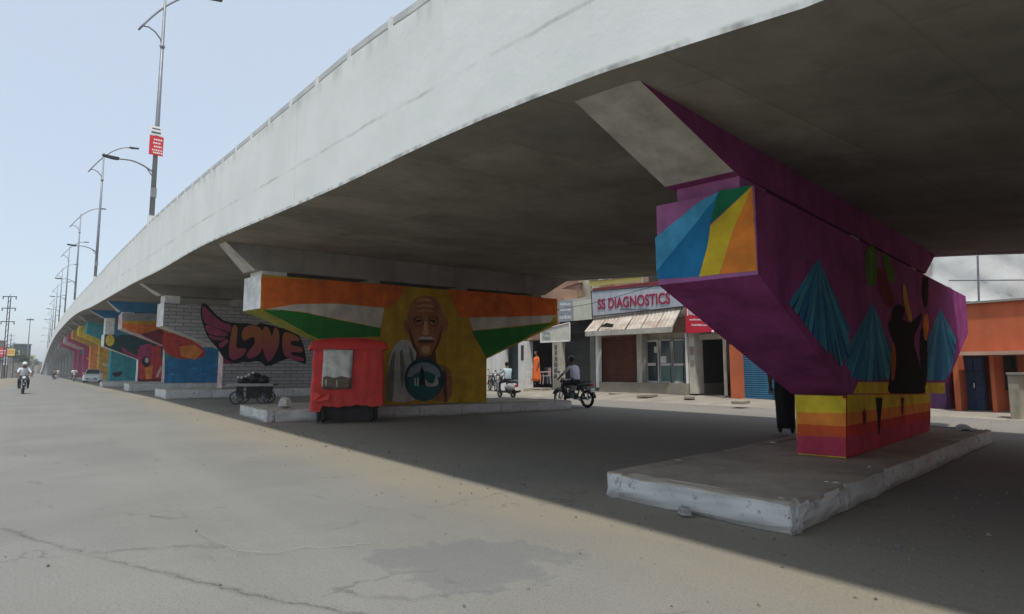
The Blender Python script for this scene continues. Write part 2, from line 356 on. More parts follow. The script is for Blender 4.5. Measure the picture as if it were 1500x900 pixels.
# ------------------------------------------------------------------ ground, road, verges
def sheet(name, x0, x1, y0, y1, z, m, label=None):
    return tag(MB().add([(x0,y0,z),(x1,y0,z),(x1,y1,z),(x0,y1,z)], [(0,1,2,3)]).build(name, m), label, None, None, 'structure')
sheet('ground', -920, 920, -320, 1220, -.012, M_DIRT)
sheet('road', -2.6, 19.6, -60, 420, 0, M_ROAD)
def ragged(name, pts, z, m, jit=.06, n=5, h=0):
    P = []; rnd = random.Random(name)
    for (a, b) in zip(pts, pts[1:]+pts[:1]):
        for k in range(n):
            t = k/n; P.append((a[0]+(b[0]-a[0])*t+rnd.uniform(-jit, jit), a[1]+(b[1]-a[1])*t+rnd.uniform(-jit, jit), z))
    return tag(MB().add(P, [list(range(len(P)))]).build(name, m), None, None, None, 'structure')
M_PATCH = mat('bluish_tar_patch', (.105, .115, .12), rough=.75, var=.3, scale=1.2, bump=.3, bscale=40, tint=(.125,.13,.13))
def crack_material(name, col, strength):
    m = bpy.data.materials.new(name); m.use_nodes = True; n = m.node_tree.nodes; L = m.node_tree.links; b = n['Principled BSDF']
    b.inputs['Base Color'].default_value = (*col, 1); b.inputs['Roughness'].default_value = .9; b.inputs['Specular IOR Level'].default_value = .1
    u = n.new('ShaderNodeUVMap'); u.uv_map = 'UVMap'; sp = n.new('ShaderNodeSeparateXYZ'); L.new(u.outputs[0], sp.inputs[0]); g = n.new('ShaderNodeNewGeometry')
    def noise(sc, d=6):
        q = n.new('ShaderNodeTexNoise'); q.inputs['Scale'].default_value = sc; q.inputs['Detail'].default_value = d; q.inputs['Roughness'].default_value = .7; L.new(g.outputs['Position'], q.inputs['Vector']); return q.outputs['Fac']
    def M(op, a, c):
        q = n.new('ShaderNodeMath'); q.operation = op
        for i, v in ((0, a), (1, c)):
            if isinstance(v, (int, float)): q.inputs[i].default_value = v
            else: L.new(v, q.inputs[i])
        return q.outputs[0]
    def rg(x, a, c, lo, hi):
        q = n.new('ShaderNodeMapRange'); q.interpolation_type = 'SMOOTHSTEP'; q.inputs[1].default_value = a; q.inputs[2].default_value = c; q.inputs[3].default_value = lo; q.inputs[4].default_value = hi; L.new(x, q.inputs[0]); return q.outputs[0]
    off = M('ADD', M('SUBTRACT', sp.outputs[1], .5), M('MULTIPLY', M('SUBTRACT', noise(7), .5), .9)); ab = M('ABSOLUTE', off, 0)
    fine = M('MULTIPLY', rg(ab, .02, .07, 1, 0), rg(noise(2.2), .40, .56, .1, 1)); halo = M('MULTIPLY', rg(ab, .0, .36, .42, 0), rg(noise(3.5), .35, .65, .2, 1))
    edge = rg(M('ABSOLUTE', M('SUBTRACT', sp.outputs[1], .5), 0), .36, .5, 1, 0)
    L.new(M('MULTIPLY', M('MULTIPLY', M('MAXIMUM', fine, halo), edge), strength), b.inputs['Alpha']); return m
M_CRACK = crack_material('dark_crack', (.085, .083, .077), .42); M_PALE = crack_material('pale_crack_edge', (.33, .325, .30), .45)
def gp(*q): return [tuple(G(*p)[:2]) for p in q]

def crack(name, pix, wd, m, z=.004):
    rnd = random.Random(name+str(pix[0])); pts = [Vector(G(*p)) for p in pix]; P = []
    for a, b in zip(pts, pts[1:]):
        n = max(3, int((b-a).length/.15)); P += [a.lerp(b, k/n)+Vector((rnd.uniform(-.025, .025), rnd.uniform(-.025, .025), 0)) for k in range(n)]
    P.append(pts[-1]); vs = []; uv = []
    for i, p in enumerate(P):
        t = (P[min(i+1, len(P)-1)]-P[max(i-1, 0)]).normalized(); q = Vector((-t.y, t.x, 0))*wd
        vs += [(p.x+q.x, p.y+q.y, z), (p.x-q.x, p.y-q.y, z)]; uv += [(i, 0), (i, 1)]
    fs = [(2*i, 2*i+1, 2*i+3, 2*i+2) for i in range(len(P)-1)]
    tag(MB().add(vs, fs).build(name, m, uvs=uv), None, None, None, 'structure')
crack('road_crack', [(2,775),(60,793),(128,812),(200,832),(300,855),(420,882),(560,905)], .07, M_CRACK, 0.0042)
crack('road_crack', [(128,812),(190,806),(260,801),(330,803)], .07, M_CRACK, 0.0054)
crack('road_crack', [(215,757),(250,760),(278,758)], .07, M_CRACK, 0.0066)
crack('road_scratch', [(262,745),(285,768),(305,790),(345,808),(400,812),(455,804),(510,802),(550,795)], .05, M_PALE, 0.0078)
crack('road_scratch', [(650,868),(690,868),(720,866)], .05, M_PALE, 0.0090)
crack('road_crack', [(495,868),(540,874),(600,878),(660,876)], .07, M_CRACK, 0.0102)

# far pavement: rubble apron rising to the shops, with broken kerb slabs
M_APRON = mat('dusty_apron', (.27, .245, .20), rough=.95, var=.25, scale=.9, bump=.5, bscale=12)
vs = []; fs = []; rnd = random.Random(3); ys = [i*1.5 for i in range(-6, 60)]; xs = [19.3, 19.75, 20.4, 21.2, 22.6, 30]
zs = [-.005, .10, .14, .2, .3, .32]
for y in ys:
    rise = lerp([(3, .0), (8, .25), (14, .5), (18, 1), (60, 1)], y)
    for x, z in zip(xs, zs): vs.append((x+rnd.uniform(-.12, .12), y, max(-.005, z*max(.25, rise)+rnd.uniform(-.015, .015)*(z > 0))))
nx = len(xs)
for j in range(len(ys)-1):
    for i in range(nx-1): fs.append((j*nx+i, j*nx+i+1, (j+1)*nx+i+1, (j+1)*nx+i))
tag(MB().add(vs, fs).build('pavement', M_APRON), None, None, None, 'structure')
pv = bpy.data.objects['pavement']
for k, (px, py, sx_, sy_, rz) in enumerate([(948,580,.9,.5,.2),(905,577,.7,.45,-.3),(975,574,1.0,.55,.1),(1085,589,.8,.4,.3),(825,571,1.1,.5,0),(780,572,.9,.5,.1),(1010,582,.5,.4,.6)]):
    p = G(px, py, .2); Mx = Matrix.Translation((p.x, p.y, .19 if p.y > 10 else .06)) @ Matrix.Rotation(rz, 4, 'Z') @ Matrix.Rotation(rnd.uniform(-.06, .06), 4, 'X')
    MB().box(-sx_/2, sx_/2, -sy_/2, sy_/2, -.05, .05, 0, Mx).build('paving_slab', M_APRON, pv, bevel=.01)
rnd = random.Random(77); mb = MB()
for i in range(1500):
    if i < 500: x = rnd.gauss(4.15, .5); y = rnd.uniform(1.2, 22)
    elif i < 560: x = rnd.uniform(-.5, 5); y = rnd.uniform(1.5, 12)
    elif i < 900: x = rnd.gauss(18.6, .6); y = rnd.uniform(2, 35)
    elif i < 1200: x = rnd.uniform(4.0, 13); y = rnd.choice((2.2, 5.4, 15))+rnd.gauss(0, .5)
    else: x = rnd.gauss(19.0, .5); y = rnd.uniform(2, 35)
    if 4.35 < x < 13.2 and (2.3+(x-4.4)*.12 < y < 4.5+(x-4.4)*.13 or 14.4 < y < 18.6): continue
    r = rnd.uniform(.004, .013)*(1 if rnd.random() < .93 else 2); a = rnd.uniform(0, 6.28)
    pts = [(x+r*math.cos(a+k*1.5708)*rnd.uniform(.7, 1.3), y+r*math.sin(a+k*1.5708)*rnd.uniform(.7, 1.3), .001) for k in range(4)]
    mb.add(pts+[(p[0]*.5+x*.5, p[1]*.5+y*.5, r*rnd.uniform(.6, 1.2)) for p in pts], [(4,5,6,7),(0,1,5,4),(1,2,6,5),(2,3,7,6),(3,0,4,7)], rnd.randrange(2))
tag(mb.build('gravel', [mat('grit_grey', (.12, .115, .105), bump=0), mat('grit_tan', (.19, .168, .135), bump=0)]), None, None, None, 'stuff')
# verge on the left of the carriageway
sheet('verge', -30, -2.3, -60, 420, .006, M_DIRT)

# ------------------------------------------------------------------ flyover
T0 = smooth_tab([(-40,3.08),(0,3.08),(20,3.08),(33,3.06),(46,2.78),(55,2.57),(65,2.36),(75,2.22),(90,2.05),(110,1.82),(130,1.62),(160,1.30),(200,.98),(250,.55),(300,-.05),(340,-.7)])
ZS = smooth_tab([(-40,2.3),(-10,2.9),(1.4,3.1),(2.7,3.31),(4.7,3.53),(8.1,3.74),(11,3.96),(17,4.42),(24,4.75),(33,5.25),(46,5.68),(55,5.98),(65,6.45),(75,6.85),(90,7.25),(110,7.55),(130,7.8),(160,7.7),(200,7.1),(250,5.7),(300,2.6),(340,.1)])
ZT = smooth_tab([(-40,4.1),(-10,4.6),(1.4,4.9),(5.4,5.17),(7.1,5.42),(9.8,5.66),(14.4,6.05),(20,6.55),(29,7.22),(38,7.6),(55,7.85),(81,8.5),(107,9.1),(133,9.45),(160,9.35),(200,8.75),(250,7.35),(300,4.2),(340,1.6)])
t0 = lambda s: lerp(T0, s); zs_ = lambda s: lerp(ZS, s); zt_ = lambda s: lerp(ZT, s)
WID = 11.25
fly = thing('flyover', (8.7, 3.3, 0), 'long curved concrete flyover with pale painted parapet face rising over the road', 'flyover')
FO = Vector((8.7, 3.3, 0))
SS = [-40, -30, -20, -10, -6, -3]+[i*.75 for i in range(0, 80)]+[60+i*3 for i in range(0, 94)]
def loft(rows, mi=0, closed=True):
    mb = MB(); n = len(rows[0])
    for r in rows: mb.v += [tuple(p) for p in r]
    for k in range(len(rows)-1):
        for i in range(n if closed else n-1):
            j = (i+1) % n; mb.f.append([k*n+i, k*n+j, (k+1)*n+j, (k+1)*n+i]); mb.m.append(mi)
    if closed:
        mb.f.append(list(range(n))); mb.m.append(mi); mb.f.append([(len(rows)-1)*n+i for i in range(n)]); mb.m.append(mi)
    return mb
rows = []
for s in SS:
    a = t0(s); z = zs_(s)+.012; b = a+WID
    rows.append([(a+.255, s, z), (b-.255, s, z), (b-.255, s, z+.55), (a+.255, s, z+.55)])
loft(rows).build('deck_slab', M_SOFFIT, fly, FO)
JO = [-40, 9.9, 24.6, 39.0, 53.0, 66.8, 81, 95, 109, 123, 137, 151, 165, 180, 195, 210, 225, 240, 255, 270, 285, 300, 339]
for a, b in zip(JO, JO[1:]):
    g = .012 if b != 66.8 else .05; g0 = .012 if a != 66.8 else .05
    ss = [a+g0]+[s for s in SS if a+.2 < s < b-.2]+[b-g]
    rws = []; uv = []
    for s in ss:
        x = t0(s); z = zs_(s); h = zt_(s)
        rws.append([(x, s, z), (x, s, (z*2+h)/3), (x, s, (z+h*2)/3), (x, s, h), (x+.25, s, h), (x+.25, s, z)])
        uv += [(s, 0), (s, 1/3), (s, 2/3), (s, 1), (s+.3, 1), (s+.3, 0)]
    lb = loft(rws); nf = (len(rws)-1)*6
    for i in range(nf):
        if i % 6 == 5: lb.m[i] = 1
    lb.build('parapet', [M_PAR, M_SOFFIT], fly, FO, uvs=uv)
rows = []
for s in SS:
    b = t0(s)+WID; rows.append([(b-.25, s, zs_(s)), (b, s, zs_(s)), (b, s, zt_(s)), (b-.25, s, zt_(s))])
loft(rows).build('far_parapet', M_CONC, fly, FO)
# coping rail on short stubs, both along the visible edge
rows = []
for s in SS:
    x = t0(s)+.125; z = zt_(s)+.055; rows.append([(x-.10, s, z), (x+.10, s, z), (x+.10, s, z+.085), (x-.10, s, z+.085)])
loft(rows).build('coping_rail', mat('grey_rail', (.50, .51, .50), rough=.8, var=.2, scale=2, bump=.1), fly, FO)
mb = MB(); s = -5
while s < 300:
    x = t0(s)+.125; z = zt_(s); mb.box(x-.112, x+.112, s-.055, s+.055, z-.03, z+.15); s += 1.28
tag(mb.build('rail_stub', M_WHITE, fly, FO), kind='stuff')
# drip rust / patches: cracks on the soffit are carried by the material

# ------------------------------------------------------------------ piers
def plane_of(P, ang):
    a = R(ang-52.757); tv = Vector((math.cos(a), -math.sin(a), 0)); nv = Vector((-math.sin(a), -math.cos(a), 0))   # tv: along the pier, nv: towards the camera side
    return Vector(P), tv, nv
class Pier:
    def __init__(q, name_label, P, ang, back, tl, tr, sl, sr, sfl, z0, zsb, zcb, zct, zhb, w, cols, ws=.55, bang=8, tcl=None):
        # tl/tr cap ends, sl/sr stem, z0 foot, zsb stem top = cap underside, zcb cap end underside, zct cap top, zhb cross beam underside
        q.P, q.tv, q.nv = plane_of(P, ang); q.s0 = P[1]
        r = R(bang); q.d = Vector((-math.sin(r), math.cos(r), 0))
        q.foot = q.X(.5*(sl+sr), z0); q.tl, q.tr = tl, tr
        q.o = thing('bridge_pier', q.foot, name_label, 'bridge pier', 'flyover piers')
        cap, end, stem, stemend, slant, hfront, hend = cols
        o = q.o; F = q.foot
        MB().prism([q.X(sl, z0), q.X(sr, z0), q.X(sr, zsb), q.X(sl, zsb)], q.d*ws, 0, [1, 1, 1, 1]).build('stem', [stem, stemend], o, F)
        sb1, sb2 = sfl
        cb = MB().prism([q.X(tl, zcb), q.X(sb1, zsb), q.X(sb2, zsb), q.X(tr, zcb), q.X(tr, zct), q.X(tl, zct)], q.d*w, 0, [1, 1, 1, 0, 0, 2])
        for i in (7, 8): cb.v[i] = tuple(Vector(cb.v[i])-q.d*(w-ws)*.75)
        cb.build('pier_cap', [cap, slant, end], o, F)
        # bearings between cap and cross beam
        q.beam(zhb, hfront, hend, w, zct)
    def X(q, t, z, lay=0):
        k = (t-q.P.x)/q.tv.x; p = q.P+q.tv*k; p = Vector((p.x, p.y, z)); return p+q.nv*(.003*lay)
    def beam(q, zhb, hf, he, w, zct):
        x0 = t0(q.s0)
        tb = q.tl-.10; sL = q.X(x0+.26, 0).y
        zt = lambda t: zs_(q.X(t, 0).y)+.06
        tR = q.tr; xe = x0+WID-.27
        prof = [q.X(x0+.03, zs_(sL)-.005), q.X(tb, zhb), q.X(min(tR+.3, xe-1.0), zhb), q.X(xe, zt(xe)-.05), q.X(xe, zt(xe)+.1), q.X(x0+.26, zs_(sL)+.16), q.X(x0+.26, zs_(sL)-.005)]
        prof = [prof[0]] + prof[1:5] + [prof[5]]
        prof[0] = q.X(x0+.26, zs_(sL)+.02)
        prof = [p+q.d*(.14*w) for p in prof]
        bb = MB().prism(prof, q.d*w*.70, 0, [1, 0, 1, 1, 1, 1])
        for i in (0, 6): x_, y_, z_ = bb.v[i]; bb.v[i] = (max(x_, t0(y_)+.252), y_, zs_(y_)+.022)
        bb.build('cross_beam', [hf, he], fly, FO)
        n = 4
        for k in range(n):
            t = q.tl+.06+(q.tr-q.tl-.9)*k/(n-1)
            wd = .34 if k else .62
            a = q.X(t, zct)+q.d*(.16*w)
            MB().prism([a, a+q.tv*wd, a+q.tv*wd+Vector((0,0,zhb-zct)), a+Vector((0,0,zhb-zct))], q.d*(w*.64), 0).build('bearing_pedestal', he if k else q.pedmat, q.o, q.foot) if zhb > zct+.01 else None
    pedmat = None
    def px(q, x, y, lay): return ONP(x, y, q.P+q.nv*(.003*lay), q.nv)
    def mural(q, name, polys, soft=0, jit=.22):
        mats = []; mb = MB(); rn = random.Random(name)
        for lay, m, pts in polys:
            pts = [tuple(p) for p in pts]
            if 6 <= len(pts) < 30:
                for _ in range(soft):                       # round the corners the way a brush does
                    pts = [((a[0]*f+b[0]*(1-f)), (a[1]*f+b[1]*(1-f))) for a, b in zip(pts, pts[1:]+pts[:1]) for f in (.78, .22)]
            out = []
            for a, b in zip(pts, pts[1:]+pts[:1]):          # hand painted, slightly wavering edges
                d = math.hypot(b[0]-a[0], b[1]-a[1]); k = max(1, int(d/5)); nx_, ny_ = (-(b[1]-a[1])/max(d, 1e-6), (b[0]-a[0])/max(d, 1e-6))
                for i in range(k):
                    w_ = rn.uniform(-jit, jit) if i else 0; out.append((a[0]+(b[0]-a[0])*i/k+nx_*w_, a[1]+(b[1]-a[1])*i/k+ny_*w_))
            pts = out
            if m not in mats: mats.append(m)
            mb.add([q.px(x, y, lay) for x, y in pts], [list(range(len(pts)))], mats.index(m))
        # keep each polygon facing outwards
        me = mb.build(name, mats, q.o, q.foot)
        return me
def ell(cx, cy, rx, ry, n=20, a0=0, a1=360):
    return [(cx+rx*math.cos(R(a0+(a1-a0)*i/n)), cy+ry*math.sin(R(a0+(a1-a0)*i/n))) for i in range(n if a1-a0 == 360 else n+1)]

PUR = paint('purple', (.24, .05, .17)); PURL = paint('light_purple', (.33, .125, .29)); PURD = paint('deep_purple', (.14, .03, .10))
YEL = paint('yellow', (.60, .44, .035)); ORA = paint('orange', (.68, .22, .04)); RED = paint('red', (.50, .045, .04)); PINK = paint('crimson', (.42, .05, .09))
BLU = paint('blue', (.02, .17, .36)); LBLU = paint('light_blue', (.07, .33, .55)); GRN = paint('green', (.015, .15, .075)); TEAL = paint('teal', (.03, .24, .27))
PEA = paint('peacock_blue', (.03, .20, .31)); PEAL = paint('pale_peacock', (.24, .46, .50)); PEAD = paint('dark_peacock', (.012, .06, .10))
OWH = paint('off_white', (.50, .47, .40)); SAF = paint('saffron', (.60, .13, .015)); FGR = paint('flag_green', (.02, .16, .025)); OCH = paint('ochre', (.42, .26, .015))
WHT = paint('white', (.68, .68, .66)); OLIVE = paint('olive', (.25, .24, .04)); DRED = paint('dark_red', (.17, .02, .03)); MAG = paint('magenta', (.36, .04, .13))
SKIN_P = paint('portrait_brown', (.30, .125, .05)); SKIN_D = paint('portrait_shade', (.10, .04, .02)); SKIN_L = paint('portrait_light', (.48, .26, .13))
LEAF = paint('leaf_green', (.07, .16, .02)); GOLD = paint('gold', (.5, .27, .03)); DTEAL = paint('dark_teal', (.012, .05, .055))
PKL = paint('pinkish_white', (.52, .38, .37)); CB = paint('cap_beige', (.42, .40, .36))

# pier 1 (nearest)
Pier.pedmat = PURL
p1 = Pier('nearest bridge pier painted purple with rainbow end and blue leaf shapes', (7.26, 3.34, 0), 44.1, 0, 5.06, 16.35, 7.26, 11.67, (7.5, 13.3), .232, .925, 2.07, 2.885, 3.03, 1.0,
          (PUR, PURL, RED, YEL, PUR, PUR, CB), .52, 10)
# rainbow on the cap's end
def c7(*q): return [(820+x/2.206, 60+y/2.206) for x, y in q]
eP = p1.X(5.06, 2.5); eT = p1.d; eN = Vector((-eT.y, eT.x, 0)); eN = eN if eN.x < 0 else -eN
class EndFace:
    o = p1.o; foot = p1.foot
    def px(q, x, y, lay): return ONP(x, y, eP+eN*(.003*lay), eN)
EndFace.mural = Pier.mural
ef = EndFace()
ef.mural('rainbow_mural', [(1, LBLU, c7((515,487),(450,520),(390,570),(308,636),(312,745),(440,600),(498,515))),
    (1.2, BLU, c7((515,484),(498,515),(430,600),(312,745),(316,771),(450,762),(478,660),(486,592),(505,560))),
    (1.4, GRN, c7((515,484),(622,467),(560,525),(486,592),(496,545))),
    (1.6, YEL, c7((622,469),(560,528),(487,597),(478,660),(450,762),(516,754),(560,610))),
    (1.8, ORA, c7((622,469),(560,610),(516,754),(637,743)))])
def cs(*q): return [(1150+x/4.74, 370+y/4.74) for x, y in q]
def ct(*q): return [(1120+x/2.8125, 360+y/2.8125) for x, y in q]
PEAM = paint('mid_peacock', (.05, .27, .36)); PEAB = paint('bright_peacock', (.02, .15, .30))
rnd = random.Random(11); pk = [(.8, YEL, [(1257,560),(1384,561),(1384,576.5),(1250,576.5)])]
def fan(apex, base, n, lay):
    # long painted plumes hanging from one tip: alternating blues, dark gaps at the hem, pale edges near the tip
    seg = [math.dist(a, b) for a, b in zip(base, base[1:])]; tot = sum(seg)
    def at(u):
        d = u*tot
        for (a, b), l in zip(zip(base, base[1:]), seg):
            if d <= l or (a, b) == (base[-2], base[-1]): return (a[0]+(b[0]-a[0])*min(1, d/l), a[1]+(b[1]-a[1])*min(1, d/l))
            d -= l
    mixp = lambda a, b, f: (a[0]+(b[0]-a[0])*f, a[1]+(b[1]-a[1])*f)
    us = [k/n+(rnd.uniform(-.25, .25)/n if 0 < k < n else 0) for k in range(n+1)]
    for k in range(n):
        a, b = at(us[k]), at(us[k+1]); m_ = at((us[k]+us[k+1])/2)
        hem = rnd.uniform(.93, 1.0); c = mixp(apex, m_, 1.0)
        pk.append((lay, (PEA, PEAM, PEAB)[k % 3], [apex, mixp(apex, a, .5), mixp(apex, a, hem), mixp(apex, m_, min(1, hem+.03)), mixp(apex, b, hem), mixp(apex, b, .5)]))
        if rnd.random() < .75:
            w_ = rnd.uniform(.10, .3); pk.append((lay+.35, PEAD, [mixp(apex, b, rnd.uniform(.45, .7)), mixp(apex, mixp(b, a, w_), 1.0), mixp(apex, mixp(b, at(min(1, us[k+1]+.4/n)), w_), 1.0)]))
        f0 = rnd.uniform(.08, .3); f1 = f0+rnd.uniform(.2, .5); q = mixp(a, b, rnd.uniform(.1, .5)); q2 = mixp(q, b, .16)
        if rnd.random() < .8: pk.append((lay+.7, PEAL, [mixp(apex, q, f0), mixp(apex, q2, (f0+f1)/2), mixp(apex, q2, f1), mixp(apex, q, (f0+f1)/2)]))
fan((1199, 379), [(1155,444),(1170,464),(1186,485),(1211,515),(1232,539),(1243,524),(1247,486)], 15, 1.0)
fan((1279, 442), [(1240,512),(1238,535),(1250,558),(1275,559),(1308,559),(1308,520)], 15, 1.1)
fan((1377, 452), [(1356,505),(1357,558),(1384,559),(1395,538),(1402,498)], 11, 1.2)
p1.mural('peak_mural', pk, 0, .15)
pl = [(2.6, M_BLACK, [(1308,452),(1313,446),(1320,446),(1325,452),(1324,462),(1321,467),(1331,473),(1340,470),(1349,458),(1352,462),(1346,478),(1340,490),(1339,505),(1345,525),(1350,545),(1353,562),(1357,576),(1345,577),(1330,577),(1315,577),(1300,576),(1303,556),(1305,538),(1306,520),(1309,500),(1303,488),(1301,474),(1306,468)]),
      (2.6, M_BLACK, [(1349,484),(1353,478),(1357,486),(1359,510),(1358,560),(1352,575),(1349,540),(1347,505)]),
      (2.9, paint('brown_arm', (.30, .10, .03)), [(1306,508),(1309,500),(1312,510),(1313,530),(1310,556),(1306,560),(1305,535)]),
      (2.9, GOLD, [(1322,418),(1326,416),(1330,440),(1337,468),(1334,474),(1328,462),(1323,438)]),
      (2.9, ORA, [(1354,462),(1359,460),(1361,475),(1358,500),(1354,498),(1352,478)]),
      (2.6, LEAF, [(1268,364),(1276,360),(1284,364),(1286,388),(1284,410),(1278,422),(1271,418),(1267,395)]), (2.6, LEAF, [(1292,368),(1302,374),(1309,392),(1312,412),(1304,418),(1298,402),(1294,385)]),
      (2.8, paint('leaf_light', (.14, .26, .05)), [(1275,368),(1277,368),(1278,412),(1276,412)]), (2.4, DRED, [(1286,388),(1296,400),(1304,420),(1312,445),(1302,452),(1292,440),(1286,415)]),
      (2.6, M_BLACK, [(1353,404),(1360,408),(1359,446),(1355,452),(1351,430)])]
p1.mural('dancer_mural', pl, 1)
p1.mural('stripe_mural', [(1, YEL, [(1241,578.5),(1363,578),(1363,590),(1241,605)]), (1, ORA, [(1241,605),(1363,590),(1363,602),(1241,624)]),
    (1, RED, [(1241,624),(1363,602),(1363,612),(1241,641)]), (1, PINK, [(1241,641),(1363,612),(1362,630),(1240.5,670)]),
    (1.5, M_BLACK, ct((457,626),(486,626),(481,690),(474,780),(469,780),(464,700))), (1.5, DRED, ct((560,626),(575,626),(570,700),(565,700))), (1.5, DRED, ct((402,690),(412,670),(420,700),(415,740),(405,740)))])
# stripes on the stem's end
sP = p1.X(7.26, .5)
class StemEnd(EndFace):
    def px(q, x, y, lay): return ONP(x, y, sP+eN*(.003*lay), eN)
StemEnd().mural('stripe_mural', [(1, YEL, [(1168.5,580),(1239,584),(1239,606),(1168,604)]), (1, ORA, [(1168,604),(1239,606),(1239,625),(1168,621)]),
    (1, paint('vermilion', (.55, .09, .03)), [(1168,621),(1239,625),(1239,641),(1167.5,638)]), (1, PINK, [(1167.5,638),(1239,641),(1239,670),(1168,664)])])

# pier 2 (flag and portrait)
def c4(*q): return [(320+x/3.215, 360+y/3.215) for x, y in q]
def cg(*q): return [(540+x/4.5, 400+y/4.5) for x, y in q]
Pier.pedmat = WHT
p2 = Pier('flag coloured bridge pier with portrait of a bald moustached man', (10.71, 15.36, 0), 56, 0, 4.17, 13.44, 6.95, 10.71, (6.95, 10.71), .3, 1.59, 2.76, 3.60, 3.72, 1.05,
          (OCH, WHT, OCH, OCH, OLIVE, M_CONC, CB), .7, 8)
p2.mural('flag_mural', [(1, SAF, c4((200,150),(540,165),(872,190),(858,250),(800,292),(560,272),(380,274),(203,302))),
    (1.3, OWH, c4((225,298),(380,275),(560,274),(780,294),(765,388),(560,346),(400,312))),
    (1.6, FGR, c4((210,305),(300,303),(420,318),(560,350),(765,390),(762,428),(470,438),(420,415),(330,365))),
    (1, SAF, c4((1080,206),(1300,222),(1594,252),(1594,325),(1400,335),(1135,338))),
    (1.3, OWH, c4((1180,340),(1400,334),(1594,328),(1560,362),(1200,400))),
    (1.6, FGR, c4((1190,402),(1400,384),(1585,362),(1440,440),(1262,528),(1230,470)))])
M_SHAWL = paint('shawl_white', (.42, .43, .38)); M_SHAWLD = paint('shawl_shade', (.15, .18, .14)); M_ARCH = paint('pale_blue_mural', (.20, .26, .30)); GLOW = paint('pale_yellow_glow', (.62, .42, .06))
def ring(cx, cy, r1, r2, k=16): return ell(cx, cy, r1, r1*1.05, k)
hd = [(1.3, M_SHAWL, cg((190,445),(262,440),(300,500),(330,560),(335,700),(325,850),(118,852),(122,680),(140,540))),
      (1.5, M_SHAWLD, cg((120,690),(150,560),(175,500),(168,640),(165,850),(120,850))), (1.5, M_SHAWLD, cg((205,520),(222,500),(240,620),(225,760),(210,700))), (1.5, M_SHAWLD, cg((262,470),(290,520),(300,600),(278,580))),
      (1.5, SKIN_P, cg((420,590),(500,605),(548,650),(556,850),(400,850),(400,640))),
      (1.7, SKIN_D, cg((480,650),(510,640),(520,850),(500,850))),
      (1.8, SKIN_D, cg((318,500),(440,500),(450,640),(300,640))),
      (2.1, SKIN_P, cg((470,300),(505,290),(528,318),(520,372),(490,398),(468,380))), (2.1, SKIN_P, cg((258,310),(232,320),(236,372),(255,400),(272,390))),
      (2.2, SKIN_P, cg((372,148),(430,158),(472,200),(492,270),(490,340),(478,420),(455,490),(425,535),(372,552),(325,535),(292,490),(268,420),(256,340),(258,260),(280,195),(320,158))),
      (2.4, SKIN_D, cg((262,340),(285,400),(310,480),(345,540),(325,535),(292,490),(268,420))), (2.4, SKIN_D, cg((488,340),(468,400),(446,470),(410,536),(425,535),(455,490),(478,420))),
      (2.5, SKIN_L, cg((320,178),(370,168),(420,178),(410,190),(370,182),(330,190))), (2.5, SKIN_L, cg((312,216),(375,206),(436,218),(430,228),(375,218),(318,226))), (2.5, SKIN_L, cg((318,250),(375,242),(432,250),(426,258),(375,251),(322,258))),
      (2.6, SKIN_D, cg((295,292),(340,284),(362,300),(356,346),(320,352),(296,330))), (2.6, SKIN_D, cg((392,300),(416,284),(458,292),(462,330),(436,352),(400,346))),
      (2.8, M_BLACK, ring(613.5, 471, 7.2, 6)), (2.8, M_BLACK, ring(635, 471, 7.2, 6)), (2.95, SKIN_P, ring(613.5, 471, 6.2, 6)), (2.95, SKIN_P, ring(635, 471, 6.2, 6)),
      (3.1, M_BLACK, cg((312,312),(345,308),(350,320),(318,328))), (3.1, M_BLACK, cg((408,308),(442,312),(438,328),(404,320))), (3.2, SKIN_L, ell(614.5, 472.5, 1.3, 1.1, 8)), (3.2, SKIN_L, ell(632, 472.5, 1.3, 1.1, 8)),
      (2.8, SKIN_L, cg((366,320),(384,320),(392,384),(402,402),(376,414),(350,402),(360,384))),
      (2.7, SKIN_D, cg((318,452),(345,426),(376,420),(410,426),(440,452),(410,466),(376,462),(345,466))),
      (3, M_SHAWL, cg((322,440),(345,418),(376,424),(408,418),(438,440),(415,438),(376,440),(340,438))),
      (2.8, SKIN_L, cg((345,486),(376,478),(408,486),(400,520),(376,536),(350,520))),
      (3.3, DTEAL, ell(621, 556, 29, 32, 26)), (3.5, M_ARCH, ell(621, 553, 24.5, 22, 24, 180, 360)), (3.6, paint('chest_teal', (.02, .10, .10)), ell(621, 566, 24, 22, 22)),
      (3.9, M_BLACK, cg((338,650),(352,610),(366,650),(372,740),(332,740))), (3.9, M_SHAWL, cg((300,700),(312,690),(316,745),(303,745))), (3.9, M_SHAWL, cg((322,690),(330,690),(330,745),(320,745))), (3.9, M_SHAWL, cg((372,690),(384,720),(428,735),(446,665),(466,745),(374,752)))]
p2.mural('portrait_mural', hd, 2)

